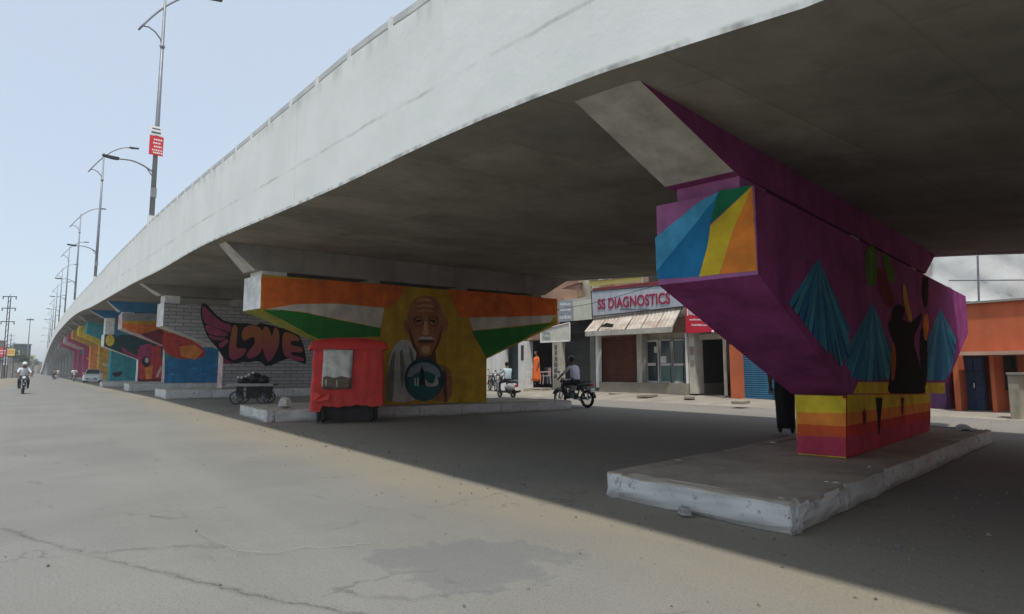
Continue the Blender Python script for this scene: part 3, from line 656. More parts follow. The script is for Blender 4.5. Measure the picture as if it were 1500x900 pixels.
# pier 3 (LOVE)
def c3(*q): return [(220+x/4.5, 400+y/4.5) for x, y in q]
Pier.pedmat = WHT
p3 = Pier('grey brick patterned bridge pier with winged LOVE mural', (7.0, 32.0, 0), 56, 0, 4.28, 14.2, 6.88, 12.0, (6.88, 12.0), .42, 2.28, 3.30, 4.38, 4.74, 1.0,
          (M_BRICK, WHT, M_BRICK, PKL, CB, M_SOFFIT, CB), .6, 8)
def grad_mat():
    m = bpy.data.materials.new('paint_orange_to_plum'); m.use_nodes = True; n = m.node_tree.nodes; L = m.node_tree.links; b = n['Principled BSDF']; b.inputs['Roughness'].default_value = .7
    g = n.new('ShaderNodeNewGeometry'); s = n.new('ShaderNodeSeparateXYZ'); L.new(g.outputs['Position'], s.inputs[0]); r = n.new('ShaderNodeMapRange'); r.inputs[1].default_value = 1.9; r.inputs[2].default_value = 3.1; L.new(s.outputs[2], r.inputs[0])
    c = n.new('ShaderNodeMix'); c.data_type = 'RGBA'; c.inputs[6].default_value = (.31, .035, .10, 1); c.inputs[7].default_value = (.42, .13, .022, 1); L.new(r.outputs[0], c.inputs[0]); L.new(c.outputs[2], b.inputs['Base Color']); return m
M_OP = grad_mat(); PLUM = paint('plum', (.30, .05, .11)); PLUMD = paint('dark_plum', (.16, .02, .06))
c4a = c4
love = [(1, M_BLACK, c3((348,198),(372,205),(420,260),(490,320),(560,330),(640,330),(700,345),(780,360),(780,610),(760,618),(735,590),(700,580),(640,592),(600,585),(560,600),(510,585),(480,560),(440,490),(380,430),(350,350),(330,280),(335,215))),
        (1, M_BLACK, c4((170,360),(250,375),(290,390),(340,385),(395,440),(420,560),(380,550),(330,530),(290,545),(235,572),(200,545),(150,540))),
        (1.4, PLUM, c3((350,210),(400,265),(470,325),(540,345),(530,395),(470,372),(390,345),(352,320),(340,250))),
        (1.4, PLUM, c3((358,335),(430,362),(520,400),(500,420),(430,415),(375,395))),
        (1.4, PLUM, c3((380,405),(440,425),(500,425),(480,445),(430,445),(395,430))),
        (1.4, PLUM, c3((450,470),(500,435),(520,450),(480,490),(455,490))),
        (1.7, M_OP, c3((545,338),(578,352),(572,420),(565,500),(610,495),(640,505),(610,550),(545,580),(515,545),(525,450))),
        (1.7, M_OP, c3((612,365),(660,340),(720,355),(755,400),(750,480),(715,545),(650,570),(632,540),(660,500),(690,470),(688,420),(650,430),(620,455),(600,420))),
        (1.9, M_BLACK, c3((612,450),(640,438),(672,450),(668,480),(640,488),(615,475))),
        (1.7, M_OP, c4((212,378),(240,385),(252,440),(262,380),(288,400),(285,480),(240,555),(215,520),(205,440))),
        (1.7, M_OP, c4((305,400),(372,425),(388,450),(340,448),(340,470),(395,478),(398,505),(340,500),(342,515),(405,530),(400,548),(312,530),(298,470))),
        (1.1, PLUMD, c3((480,560),(560,600),(600,588),(600,598),(484,600)))]
p3.mural('lettering_mural', love, 2)

# pier 4, pier 5
Pier.pedmat = WHT
p4 = Pier('bridge pier with orange and deep blue underwater mural', (6.42, 46.3, 0), 56, 0, 3.88, 12.4, 6.42, 10.2, (6.42, 10.2), .48, 2.88, 3.95, 4.90, 5.05, 1.0, (PKL, PKL, BLU, PKL, PKL, BLU, CB), .6, 8)
p4.mural('reef_mural', soft=1, polys=[(1, paint('grey_band', (.25, .26, .27)), [(179,459),(236,459),(236,470),(179,470)]), (1.1, OCH, [(179,470),(236,470),(236,476),(179,474)]), (1, SAF, [(179,473),(236,474),(258,500),(250,505),(235,499),(179,482)]),
    (1.3, DRED, [(205,490),(236,482),(250,503),(238,506)]), (1.5, RED, [(236,488),(262,488),(300,510),(300,524),(270,528),(245,520),(238,508)]), (1.7, ORA, [(262,508),(285,505),(298,515),(285,527),(265,522)]),
    (1.2, TEAL, [(241,512),(262,514),(262,530),(241,530)]), (1.6, BLU, [(241,526),(313,526),(313,559),(241,559)]), (1.9, LBLU, ell(285, 540, 2, 1, 8)), (1.9, LBLU, ell(252, 548, 4, 1.2, 8)), (1.9, LBLU, ell(300, 548, 2, 1, 8))])
Pier.pedmat = WHT
p5 = Pier('bridge pier with dark red and black mural and yellow disc', (6.35, 60, 0), 56, 0, 3.86, 12.2, 6.35, 10.1, (6.35, 10.1), .4, 2.22, 3.28, 4.25, 5.62, 1.0, (DTEAL, WHT, DRED, WHT, WHT, BLU, CB), .6, 8)
p5.mural('disc_mural', soft=1, polys=[(1, YEL, ell(161, 499, 6.5, 8.5)), (1.2, BLU, [(170,475),(176,475),(176,492),(170,492)]), (1, RED, [(202,512),(236,505),(236,555),(203,555)]), (1.3, MAG, [(204,507),(222,503),(222,525),(204,530)]),
    (1.6, M_BLACK, ell(214, 530, 6, 8, 12)), (1.8, OWH, ell(215, 528, 3, 4, 10)), (1.5, ORA, [(212,540),(224,535),(222,555),(213,556)]), (1.7, PKL, [(228,552),(236,535),(237,540),(231,554)]), (1.2, MAG, [(178,508),(188,515),(202,522),(202,526),(180,516)])])
# distant piers
specs = [(74, 'pale teal bridge pier beyond the dark red one', TEAL, TEAL), (88, 'yellow painted bridge pier behind the white parked car', YEL, GOLD), (102, 'orange painted bridge pier, farther than the yellow one', GOLD, ORA),
         (116, 'crimson bridge pier beyond the orange one', MAG, MAG), (130, 'pale pink bridge pier between two crimson ones', PKL, PLUM), (144, 'crimson bridge pier farthest of the red ones', MAG, MAG), (160, 'plain grey bridge pier nearest of the unpainted ones', M_CONC, M_CONC), (178, 'plain grey bridge pier near the middle of the flyover', M_CONC, M_CONC),
         (198, 'plain grey bridge pier where the flyover begins to descend', M_CONC, M_CONC), (220, 'plain grey bridge pier last but one before the far ramp', M_CONC, M_CONC), (244, 'plain grey bridge pier at the far ramp, most distant of all', M_CONC, M_CONC)]
for s, lab, c1, c2 in specs:
    x = t0(s); z = zs_(s); Pier.pedmat = c1
    fp = Pier(lab, (x+3.6, s, 0), 56, 0, x+1.05, x+9.9, x+3.2, x+7.8, (x+3.2, x+7.8), .25, z-2.75, z-1.75, z-.85, z-.6, 1.0, (c1, c1, c2, c2, c1, M_SOFFIT, M_CONC), .9, 8)
    if s < 150:
        rn = random.Random(s); mb = MB(); cols = [YEL, ORA, RED, BLU, TEAL, OWH, MAG, M_BLACK, GRN]; rn.shuffle(cols); cols = cols[:5]
        for k in range(16):
            if k < 9: tt = rn.uniform(x+3.7, x+7.2); zz = rn.uniform(.9, z-2.4)
            else: tt = rn.uniform(x+1.8, x+8.8); zz = rn.uniform(z-1.6, z-1.1)
            rr_ = rn.uniform(.15, .45); ph = rn.uniform(0, 6)
            pts = [fp.X(tt+rr_*(1+.35*math.sin(3*a_+ph))*math.cos(a_), zz+rr_*(.8+.3*math.cos(2*a_+ph))*math.sin(a_), 1+k*.2) for a_ in [2*math.pi*i/14 for i in range(14)]]
            mb.add(pts, [list(range(14))], rn.randrange(5))
        tag(mb.build('blob_mural', cols, fp.o, fp.foot), kind='stuff')
# far solid ramp
rows = []
for s in [262, 275, 290, 305, 320, 335]: rows.append([(t0(s)+.6, s, -.05), (t0(s)+WID-.6, s, -.05), (t0(s)+WID-.6, s, zs_(s)), (t0(s)+.6, s, zs_(s))])
loft(rows).build('ramp_wall', M_CONC, fly, FO)

MB().prism([(3.6, -40, -.05), (13.8, -40, -.05), (13.8, -40, 2.28), (3.6, -40, 2.28)], (0, 27, 0)).build('ramp_wall', M_CONC, fly, FO)  # unseen ramp behind the camera, added to block light under the deck
# ------------------------------------------------------------------ platforms under the piers
def platform(label, quad, h, top_h=None, end_stone=False):
    c = sum((Vector((*q, 0)) for q in quad), Vector())/4
    o = thing('pier_platform', c, label, 'platform', 'raised platforms under the piers')
    rnd = random.Random(label); Q = [Vector((*q, 0)) for q in quad]; cc = c
    inner = []
    for i in range(4):
        a, b = Q[i], Q[(i+1) % 4]; L = (b-a).length; n = max(1, round(L/(1.25 if h < .35 else 1.8))); t = (b-a).normalized(); nrm = Vector((t.y, -t.x, 0)); nrm = nrm if nrm.dot(a-cc) < 0 else -nrm
        for k in range(n):
            p = a+t*(L*k/n+.006+(.19 if k == 0 else 0)); q = a+t*(L*(k+1)/n-.006)
            j = rnd.uniform(-.012, .012); hh = h+rnd.uniform(-.008, .008); p = p-nrm*j; q = q-nrm*j
            mb = MB(); mb.prism([p, q, q+nrm*.18, p+nrm*.18], (0, 0, hh))
            ob = mb.build('kerb_block', [M_WW, M_PLATTOP], o, c)
            me = ob.data; bm = bmesh.new(); bm.from_mesh(me)
            bmesh.ops.subdivide_edges(bm, edges=bm.edges[:], cuts=5 if L < 6 or i == 1 else 2, use_grid_fill=True)
            for v in bm.verts:
                e = Vector((rnd.uniform(-1, 1), rnd.uniform(-1, 1), rnd.uniform(-1, .6)))*(.007 if v.co.z > .02 else .012)
                if v.co.z > hh-.01 and rnd.random() < .25: e.z -= .012
                v.co += e
            bmesh.ops.bevel(bm, geom=[e for e in bm.edges if e.calc_face_angle(0) > 1.0], offset=.012, segments=1, affect='EDGES')
            bm.normal_update()
            for f in bm.faces:
                if f.normal.z > .4 and f.calc_center_median().z > hh*.8: f.material_index = 1
            bm.to_mesh(me); bm.free()
    s = [q+(cc-q)*.02 for q in Q]; s = [q+(cc-q).normalized()*.15 for q in Q]
    mb = MB(); mb.prism([Vector((q.x, q.y, 0)) for q in s], (0, 0, h-.012)); mb.build('slab', M_PLATTOP, o, c)
    return o
plat1 = platform('nearest raised platform with whitewashed kerb under the purple pier', [(4.43, 4.33), (4.44, 2.46), (12.85, 3.5), (12.9, 5.45)], .235)
plat2 = platform('raised platform with white kerb end in front of the red stall', [(4.42, 18.3), (4.29, 15.22), (13.4, 14.5), (13.5, 17.6)], .30)
plat3 = platform('tall kerbed platform under the LOVE pier', [(4.4, 34.4), (4.35, 30.73), (13.3, 30.0), (13.3, 33.6)], .42)
plat4 = platform('kerbed platform under the deep blue reef pier', [(4.3, 47.6), (4.27, 44.3), (12.9, 43.7), (13, 47)], .48)
plat5 = platform('low kerbed platform under the dark red pier beside the white car', [(3.85, 61.5), (3.75, 58.3), (12.3, 57.7), (12.4, 61)], .40)
for k, (s, nm) in enumerate([(74, 'teal'), (88, 'yellow'), (102, 'orange'), (116, 'nearer crimson'), (130, 'pale pink'), (144, 'farther crimson')]):
    x = t0(s); platform('far platform under the %s pier' % nm, [(x+2.6, s+1.6), (x+2.5, s-1.2), (x+9.3, s-1.7), (x+9.4, s+1.1)], .3)
# loose stones
def stone(label, p, r, m=M_CONC):
    rnd = random.Random(label); ph = [rnd.uniform(.8, 1.15) for _ in range(9)]
    f = lambda d: .9+.16*math.sin(d.x*4+ph[0]*7)*math.cos(d.y*5+ph[1]*5)+.1*math.sin(d.z*6+ph[2]*9)
    o = MB().ball((0, 0, r[2]*.8), r, 12, 8, 0, f).build('stone', m); o.location = p; tag(o, label, 'stone'); return o
q = G(1003, 757); stone('loose grey stone on the road in front of the nearest platform', (q.x, q.y, 0), (.055, .07, .05))
stone('pale lump of stone on the kerb end near the hand cart', (4.9, 15.9, .29), (.17, .15, .16), M_WW)

# ------------------------------------------------------------------ lamp posts along the parapet
def lamp_post():
    o = thing('lamp_post', (0, 0, 0), 'x', 'lamp post', 'lamp posts on the flyover parapet')
    MB().tube([(0,0,0), (0,0,4), (0,0,9.95)], [.105, .09, .05], 10).build('pole', M_STEEL, o, smooth=True)
    MB().box(-.13, .13, -.13, .13, -.05, .42).build('pole_base', M_WHITE, o)
    pts = []
    for k in range(13):
        u = k/12; pts.append((-.9+2.6*u, 0, 8.3+2.45*(1-(1-u)**1.9)))
    MB().tube(pts, .042, 8).build('upper_arm', M_STEEL, o, smooth=True)
    MB().tube([(0,0,7.85), (-.07,0,8.15), (-.3,0,8.42), (-.55,0,8.55), (-.78,0,8.52)], .036, 8).build('brace', M_STEEL, o, smooth=True)
    MB().ball((0,0,7.85), .11, 8, 6).build('clamp', M_STEEL, o)
    MB().prism([(1.6,-.11,10.72),(1.75,-.13,10.70),(2.25,-.08,10.76),(2.25,.08,10.76),(1.75,.13,10.70),(1.6,.11,10.72)], (0,0,.1)).build('lamp_head', M_DKMET, o, bevel=.02)
    pts = [(-1.35*u, 0, 2.28+.36*math.sin(min(1, u*1.15)*math.pi*.62)) for u in [k/9 for k in range(10)]]
    MB().tube(pts, .035, 8).build('lower_arm', M_STEEL, o, smooth=True)
    MB().tube([(0,0,2.02), (-.28,0,2.42)], .025, 6).build('brace', M_STEEL, o)
    e = pts[-1]
    MB().prism([(e[0]+.08,-.09,e[2]-.05),(e[0]-.12,-.11,e[2]-.06),(e[0]-.5,-.06,e[2]-.02),(e[0]-.5,.06,e[2]-.02),(e[0]-.12,.11,e[2]-.06),(e[0]+.08,.09,e[2]-.05)], (0,0,.1)).build('lamp_head', M_DKMET, o, bevel=.02)
    MB().box(-.11, .11, -.16, -.09, 1.2, 1.6).build('junction_box', M_STEEL, o)
    return o
lp = lamp_post()
words = ['nearest lamp post on the parapet, carrying the red banner', 'second lamp post on the parapet, just beyond the bannered one', 'third lamp post along the parapet after the bannered one', 'fourth lamp post along the parapet after the bannered one',
         'fifth lamp post along the curving parapet', 'sixth lamp post along the curving parapet', 'seventh lamp post along the parapet', 'eighth lamp post, far along the parapet', 'ninth lamp post, most distant on the parapet']
for k, s in enumerate([29, 55, 81, 107, 133, 159, 185, 211, 237]):
    o = lp if k == 0 else copy_tree(lp)
    o.location = (t0(s)+.125, s, zt_(s)); o['label'] = words[k]
BX, BY, BZ = t0(29)+.125, 29, zt_(29)
bn = thing('banner', (BX, BY-.2, BZ+3.0), 'red advertising banner with white lines hung on the nearest lamp post', 'banner')
M_BRED = mat('banner_red', (.62, .03, .045), rough=.5, var=.08, bump=0); M_BWH = mat('banner_white', (.78, .78, .78), rough=.5, var=.05, bump=0)
MB().box(-.27, .24, -.02, .02, -.02, .80).build('red_panel', M_BRED, bn)
MB().box(-.29, .16, -.02, .02, .83, 1.22).build('white_panel', M_BWH, bn)
mb = MB(); rnd = random.Random(5)
for r_, (z, a, b) in enumerate([(.64, -.12, .14), (.49, -.14, .12), (.34, -.1, .16), (.19, -.16, .17), (.08, -.12, .18)]):
    x = a
    while x < b: wv = rnd.uniform(.03, .07); mb.box(x, x+wv, -.026, -.021, z-.03, z+.035); x += wv+.02
mb.build('lettering', M_BWH, bn)
mb = MB(); mb.box(-.2, .1, -.026, -.021, 1.08, 1.13); mb.box(-.22, .12, -.026, -.021, .9, .98); mb.build('lettering', M_GREYLET, bn)
MB().tube([(0, .2, .75), (0, -.0, .75)], .02, 6).tube([(0, .2, .1), (0, -.0, .1)], .02, 6).build('bracket', M_STEEL, bn)

# ------------------------------------------------------------------ buildings across the road
FX = 22.0
def W(x0, y0, x1, y1, X=FX):      # photo rectangle -> along-range and height-range on the facade line
    a = ATX(x0, y0, X); b = ATX(x1, y1, X); c = ATX(x0, y1, X); d = ATX(x1, y0, X)
    return b.y, a.y, (c.z+b.z)/2, (a.z+d.z)/2
def fbox(x0, y0, x1, y1, X0, X1, mb=None):
    s0, s1, z0, z1 = W(x0, y0, x1, y1, X0); mb = mb or MB(); return mb.box(X0, X1, min(s0, s1), max(s0, s1), z0, z1)
def bld(name, px, label, cat='shop', X=FX):
    p = ATX(px, 565, X); o = thing(name, (X, p.y, .2), label, cat); return o, Vector((X, p.y, .2))
def shutter(o, F, x0, y0, x1, y1, X, m, pitch=.085):
    s0, s1, z0, z1 = W(x0, y0, x1, y1, X); mb = MB(); z = z0; k = 0
    rows = []
    n = int((z1-z0)/pitch)
    for k in range(n+1):
        zz = z0+k*pitch
        rows.append([(X, s0, zz), (X, s1, zz)]); rows.append([(X-.025, s0, zz+pitch*.45), (X-.025, s1, zz+pitch*.45)])
    rows = [r for r in rows if r[0][2] <= z1+.01]
    loft(rows, closed=False).build('rolling_shutter', m, o, F)
M_SHB = mat('brown_shutter', (.17, .055, .03), rough=.65, var=.25, scale=2, bump=0, streak=.4); M_SHG = mat('grey_shutter', (.085, .09, .085), rough=.6, var=.25, scale=2, bump=0, streak=.4)
M_SHGR = mat('green_grey_shutter', (.08, .11, .105), rough=.6, var=.25, scale=2, bump=0, streak=.4); M_SHBL = mat('blue_shutter', (.035, .15, .26), rough=.6, var=.2, scale=2, bump=0, streak=.4)
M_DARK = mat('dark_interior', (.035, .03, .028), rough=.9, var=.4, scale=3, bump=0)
M_ORW = mat('orange_wall', (.50, .13, .055), rough=.85, var=.15, scale=1.2, bump=.15, streak=.3); M_BRN = mat('weathered_brown_wall', (.30, .19, .13), rough=.9, var=.25, scale=1.3, bump=.2, streak=.5)
M_TANK = mat('old_plaster', (.36, .33, .26), rough=.9, var=.3, scale=2, bump=.2, streak=.5); M_SIGNG = mat('pale_grey_sign', (.44, .46, .50), rough=.5, var=.12, scale=1.5, bump=0, streak=.3)
M_SIGNC = mat('cream_sign', (.55, .56, .44), rough=.6, var=.15, scale=2, bump=0, streak=.3); M_YS = mat('yellow_sign', (.70, .55, .14), rough=.5, var=.1, bump=0)
M_LET = mat('red_lettering', (.33, .015, .06), rough=.5, var=.1, bump=0); M_SIGNR = mat('red_sign', (.58, .02, .05), rough=.5, var=.1, bump=0)
M_TIN = mat('weathered_tin', (.42, .39, .33), rough=.7, var=.35, scale=1.6, bump=.2, bscale=8, tint=(.34, .24, .19), streak=.4)
M_GL = glass('shop_glass', (.03, .05, .05)); M_GLL = glass('frosted_lower_glass', (.10, .17, .16), .3)
M_FRAME = mat('white_frame', (.62, .62, .60), rough=.5, var=.1, bump=0); M_POSTER = mat('white_paper', (.7, .7, .7), rough=.8, var=.1, bump=0)
M_PURW = mat('purple_wall', (.14, .05, .12), rough=.8, var=.2, scale=1.5, bump=.1)

def mass(o, F, x0, x1, ytop, ybot, X0, X1, m, nm='wall'):
    fbox(x0, ytop, x1, ybot, X0, X1).build(nm, m, o, F)
def script_bars(o, F, rows, X, m, seed, nm='lettering'):
    rnd = random.Random(seed); mb = MB()
    for (x0, y0, x1, y1) in rows:
        x = x0
        while x < x1-.4:
            wv = min(rnd.uniform(.8, 2.2), x1-x); fbox(x, y0+rnd.uniform(0, (y1-y0)*.3), x+wv, y1-rnd.uniform(0, (y1-y0)*.2), X, X+.004, mb); x += wv+rnd.uniform(.4, .9)
    return mb.build(nm, m, o, F)

# leftmost shop, closed
o, F = bld('closed_shop', 745, 'closed shop with grey green shutter between white pillars, behind the scooter rider', 'shop')
mass(o, F, 600, 769, 440, 575, 23.2, 29, M_CREAM); mass(o, F, 600, 770, 470, 503, 22.3, 23.2, M_CREAM, 'beam')
fbox(722, 500, 733, 572, 22.0, 22.6).build('pillar', M_WHITE, o, F); fbox(759, 500, 769, 572, 22.0, 22.6).build('pillar', M_WHITE, o, F)
fbox(700, 503, 714, 572, 22.0, 22.6).build('pillar', M_WHITE, o, F)
shutter(o, F, 733, 503, 759, 566, 22.9, M_SHGR); shutter(o, F, 714, 503, 722, 566, 22.9, M_SHGR)
fbox(763, 506, 767, 528, 21.985, 21.995).build('poster', mat('dark_poster', (.06, .04, .04), bump=0), o, F)
# open shop with dark inside
o, F = bld('open_shop', 790, 'open shop with dark interior where the person in orange stands', 'shop')
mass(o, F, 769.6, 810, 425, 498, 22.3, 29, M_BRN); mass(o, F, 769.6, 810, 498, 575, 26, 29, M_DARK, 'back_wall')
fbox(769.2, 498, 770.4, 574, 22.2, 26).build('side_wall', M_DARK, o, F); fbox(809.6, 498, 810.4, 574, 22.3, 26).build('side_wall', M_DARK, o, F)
fbox(809, 498, 820, 573, 21.95, 22.35).build('pillar', M_CREAM, o, F)
mb = MB()
for k in range(6): fbox(811.5+random.uniform(0, 1.5), 506+k*8.5, 816.5+random.uniform(-1, 1), 512+k*8.5, 21.935, 21.945, mb)
mb.build('lettering', M_GREYLET, o, F)
fbox(775, 541, 783, 562, 23.2, 23.8).build('counter', M_WHITE, o, F); fbox(795, 538, 808, 562, 23.6, 24.4).build('counter', mat('blue_grey_counter', (.12, .16, .22), bump=0), o, F)
# projecting slanted sign board over the open shop
o2 = thing('sign_board', (21.2, ATX(812, 488, 21.2).y, ATX(812, 488, 21.2).z), 'white framed sign board jutting over the open shop', 'sign'); F2 = Vector(o2.location)
a, b, c, d = ATX(792, 484, 21.3), ATX(834, 473, 21.3), ATX(834, 500, 21.3), ATX(792, 502, 21.3)
MB().prism([a, b, c, d], (.08, 0, 0)).build('panel', mat('cream_white_board', (.62, .61, .54), bump=0, var=.15, scale=2), o2, F2)
mb = MB(); lp_ = [a, b, c, d]
for u, v in zip(lp_, lp_[1:]+lp_[:1]): mb.tube([u, v], .035, 6)
mb.build('frame', M_FRAME, o2, F2)
mb = MB(); script_bars(o2, F2, [(795, 486, 806, 490), (795, 492, 805, 498)], 21.285, mat('blue_grey_print', (.25, .3, .34), bump=0), 3)
MB().tube([ATX(800, 480, 21.35), ATX(800, 478, 21.35)+Vector((1.0, 0, .1))], .03, 6).tube([ATX(828, 476, 21.35), ATX(828, 474, 21.35)+Vector((1.0, 0, .1))], .03, 6).build('bracket', M_DKMET, o2, F2)
# grey shutter shop
o, F = bld('shutter_shop', 842, 'closed shop with dark grey shutter left of the diagnostics shop', 'shop')
mass(o, F, 810.6, 868, 438, 575, 23.2, 29, M_CREAM); mass(o, F, 820.5, 867, 470, 489, 22.35, 23.2, M_DARK, 'beam')
shutter(o, F, 820.5, 489, 865, 566, 22.9, M_SHG); fbox(864, 489, 872, 572, 22.3, 22.8).build('pillar', mat('grey_pillar', (.2, .2, .18), streak=.4), o, F)
mass(o, F, 806, 848, 413, 438, 24.2, 29, M_BRN, 'upper_wall')
MB().prism([ATX(806, 424, 24.1), ATX(846, 409, 24.1), ATX(848, 414, 24.1), ATX(806, 429, 24.1)], (3, 0, .2)).build('roof_slope', M_BRN, o, F)
p = ATX(856, 440, 24.4); MB().tube([(24.9, p.y, p.z-.1), (24.9, p.y, p.z+1.5), (24.9, p.y, p.z+1.75)], [.5, .5, .3], 16).build('water_tank', M_TANK, o, F, smooth=True)
o2, F2 = bld('sign_board', 828, 'blue grey printed sign above the dark grey shutter', 'sign')
fbox(818, 440, 838, 471, 21.9, 22.0).build('panel', mat('grey_print_sign', (.30, .33, .36), bump=0, var=.3, scale=3), o2, F2)
fbox(816, 452, 840, 454, 22.0, 22.5).build('bracket', M_DKMET, o2, F2)
script_bars(o2, F2, [(820, 444, 836, 448), (820, 452, 836, 456), (820, 462, 836, 468)], 21.893, M_WHITE, 9)
o2, F2 = bld('sign_board', 850, 'pale cream sign board beside the diagnostics sign', 'sign')
fbox(839.5, 440, 866, 469, 21.9, 22.0).build('panel', M_SIGNC, o2, F2); fbox(842, 452, 864, 454, 22.0, 22.5).build('bracket', M_DKMET, o2, F2)
# diagnostics shop
o, F = bld('diagnostics_shop', 935, 'diagnostics shop with brown shutter, glazed door and tin awning', 'shop')
mass(o, F, 868.4, 944, 440, 572, 23.2, 29, M_CREAM); mass(o, F, 944, 1006, 440, 497, 22.6, 29, M_CREAM)
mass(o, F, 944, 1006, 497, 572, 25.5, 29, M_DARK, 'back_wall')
fbox(872.5, 470, 1005, 490, 22.2, 23.2).build('beam', M_BRN, o, F)
shutter(o, F, 877, 489, 933, 562, 22.9, M_SHB)
fbox(932, 489, 941, 566, 22.1, 22.7).build('pillar', M_CREAM, o, F); fbox(1003, 488, 1007, 572, 21.9, 22.2).build('pillar', M_WHITE, o, F)
fbox(872, 489, 877.5, 568, 21.75, 21.95).build('awning_post', M_WHITE, o, F)
fbox(877.6, 561, 1003, 580, 21.7, 25.5).build('threshold', M_APRON, o, F)
def frame_rect(o, F, x0, y0, x1, y1, X, wd, m, nm):
    mb = MB(); fbox(x0, y0, x0+wd, y1, X, X+.06, mb); fbox(x1-wd, y0, x1, y1, X, X+.06, mb); fbox(x0+wd, y0, x1-wd, y0+wd, X, X+.06, mb); fbox(x0+wd, y1-wd, x1-wd, y1, X, X+.06, mb); return mb.build(nm, m, o, F)
dr = frame_rect(o, F, 944, 498, 965.5, 561, 22.5, 3, M_FRAME, 'door')
fbox(947.2, 501.2, 962.3, 532, 22.53, 22.545).build('pane', M_GL, dr, F); fbox(947.2, 536, 962.3, 557.8, 22.53, 22.545).build('pane', M_GL, dr, F)
fbox(947, 532, 962.5, 536, 22.505, 22.555).build('rail', M_FRAME, dr, F); fbox(960.5, 525, 962, 536, 22.44, 22.5).build('handle', M_DKMET, dr, F)
for (x0, x1) in ((966, 984.5), (985, 1003)):
    wd = frame_rect(o, F, x0, 497, x1, 561, 22.5, 2, M_FRAME, 'window')
    fbox(x0+2.1, 499.2, x1-2.1, 532.5, 22.53, 22.545).build('pane', M_GL, wd, F); fbox(x0+2.1, 536, x1-2.1, 558.8, 22.53, 22.545).build('pane', M_GLL, wd, F)
    fbox(x0+2, 532.6, x1-2, 535.9, 22.505, 22.555).build('glazing_bar', M_FRAME, wd, F)
fbox(967.5, 522, 976, 532, 22.515, 22.522).build('notice', M_POSTER, o, F); fbox(958, 508, 962.4, 517, 22.515, 22.522).build('notice', M_POSTER, o, F)
# tin awning, its sheets side by side
aw = thing('awning', ATX(930, 475, 21.6), 'sagging corrugated tin awning with a hole over the brown shutter', 'awning'); FA = Vector(aw.location)
A0, A1, B1, B0 = ATX(872, 466, 22.15), ATX(1001, 448, 22.15), ATX(986, 479, 21.2), ATX(856, 487, 21.2)
ns = 6
for k in range(ns):
    u0, u1 = k/ns+.004, (k+1)/ns-.004; rws = []
    for j in range(9):
        u = u0+(u1-u0)*j/8; rip = .02*math.cos(j*math.pi); sag = random.Random(k).uniform(-.04, .04)
        top = A0.lerp(A1, u)+Vector((0, 0, rip)); bot = B0.lerp(B1, u)+Vector((0, 0, rip+sag))
        row = [top, top.lerp(bot, .35)+Vector((0,0,-.02)), top.lerp(bot, .7), bot]
        rws.append(row+[q-Vector((0, 0, .012)) for q in reversed(row)])
    loft(rws).build('tin_sheet', M_TIN, aw, FA)
MB().prism([ATX(880, 479, 21.3), ATX(889, 474, 21.3), ATX(899, 476, 21.3), ATX(897, 480, 21.3)], (-.03, 0, .03)).build('dark_hole_patch', M_DARK, aw, FA)  # dark plate standing in for the shade seen through a hole
MB().prism([ATX(857, 486, 21.17), ATX(986, 478.5, 21.17), ATX(984, 487, 21.17), ATX(857, 493, 21.17)], (.03, 0, 0)).build('fascia_board', mat('grimy_white_board', (.45, .43, .38), streak=.5), aw, FA)
MB().tube([A0, B0], .03, 6).build('rafter', M_DKMET, aw, FA); MB().tube([A1, B1], .03, 6).build('rafter', M_DKMET, aw, FA)
# lettered sign
sg = thing('shop_sign', ATX(935, 440, 21.9), 'large pale grey sign lettered SS DIAGNOSTICS', 'sign'); FSg = Vector(sg.location)
a, b, c, d = ATX(866, 427, 21.95), ATX(1030, 413, 21.95), ATX(1030, 446, 21.95), ATX(868, 464, 21.95)
MB().prism([a, b, c, d], (.1, 0, 0)).build('panel', M_SIGNG, sg, FSg)
mb = MB()
for u, v in ((a, b), (d, c), (a, d)): mb.tube([u, v], .03, 6)
mb.build('frame', M_DKMET, sg, FSg)
def text(o, F, s, p0, p1, h, X, m, nm='lettering', bold=.0):
    cu = bpy.data.curves.new('t', 'FONT'); cu.body = s; cu.size = 1; cu.extrude = .006; cu.offset = bold; ob = bpy.data.objects.new('t', cu); COL.objects.link(ob)
    bpy.context.view_layer.update(); me = bpy.data.meshes.new_from_object(ob.evaluated_get(bpy.context.evaluated_depsgraph_get())); bpy.data.objects.remove(ob)
    xs = [v.co.x for v in me.vertices]; ys = [v.co.y for v in me.vertices]; w0, w1, h0, h1 = min(xs), max(xs), min(ys), max(ys)
    for v in me.vertices:
        u = (v.co.x-w0)/(w1-w0); q = p0.lerp(p1, u); v.co = Vector((X-.004-v.co.z, q.y, q.z+(v.co.y-h0)/(h1-h0)*h))-F
    me.materials.append(m); r = bpy.data.objects.new(nm, me); COL.objects.link(r); r.parent = o; return r
pA, pB = ATX(876, 453.5, 21.94), ATX(982, 445, 21.94)
hh = ATX(876, 437, 21.94).z-pA.z
text(sg, FSg, 'SS DIAGNOSTICS', pA, pB, hh*.92, 21.93, M_LET, bold=.018)
script_bars(sg, FSg, [(908, 452, 952, 454.5)], 21.935, M_GREYLET, 4)
mb = MB(); MB().prism([ATX(868, 423, 22.0), ATX(945, 414, 22.0), ATX(1030, 406, 22.0), ATX(1030, 412.5, 22.0), ATX(868, 427, 22.0)], (.3, 0, 0)).build('red_band', mat('dull_red_band', (.20, .03, .035), bump=0), sg, FSg)
ys = thing('sign_board', ATX(900, 412, 23.4), 'narrow yellow sign on the roof above the diagnostics sign', 'sign'); FY = Vector(ys.location)
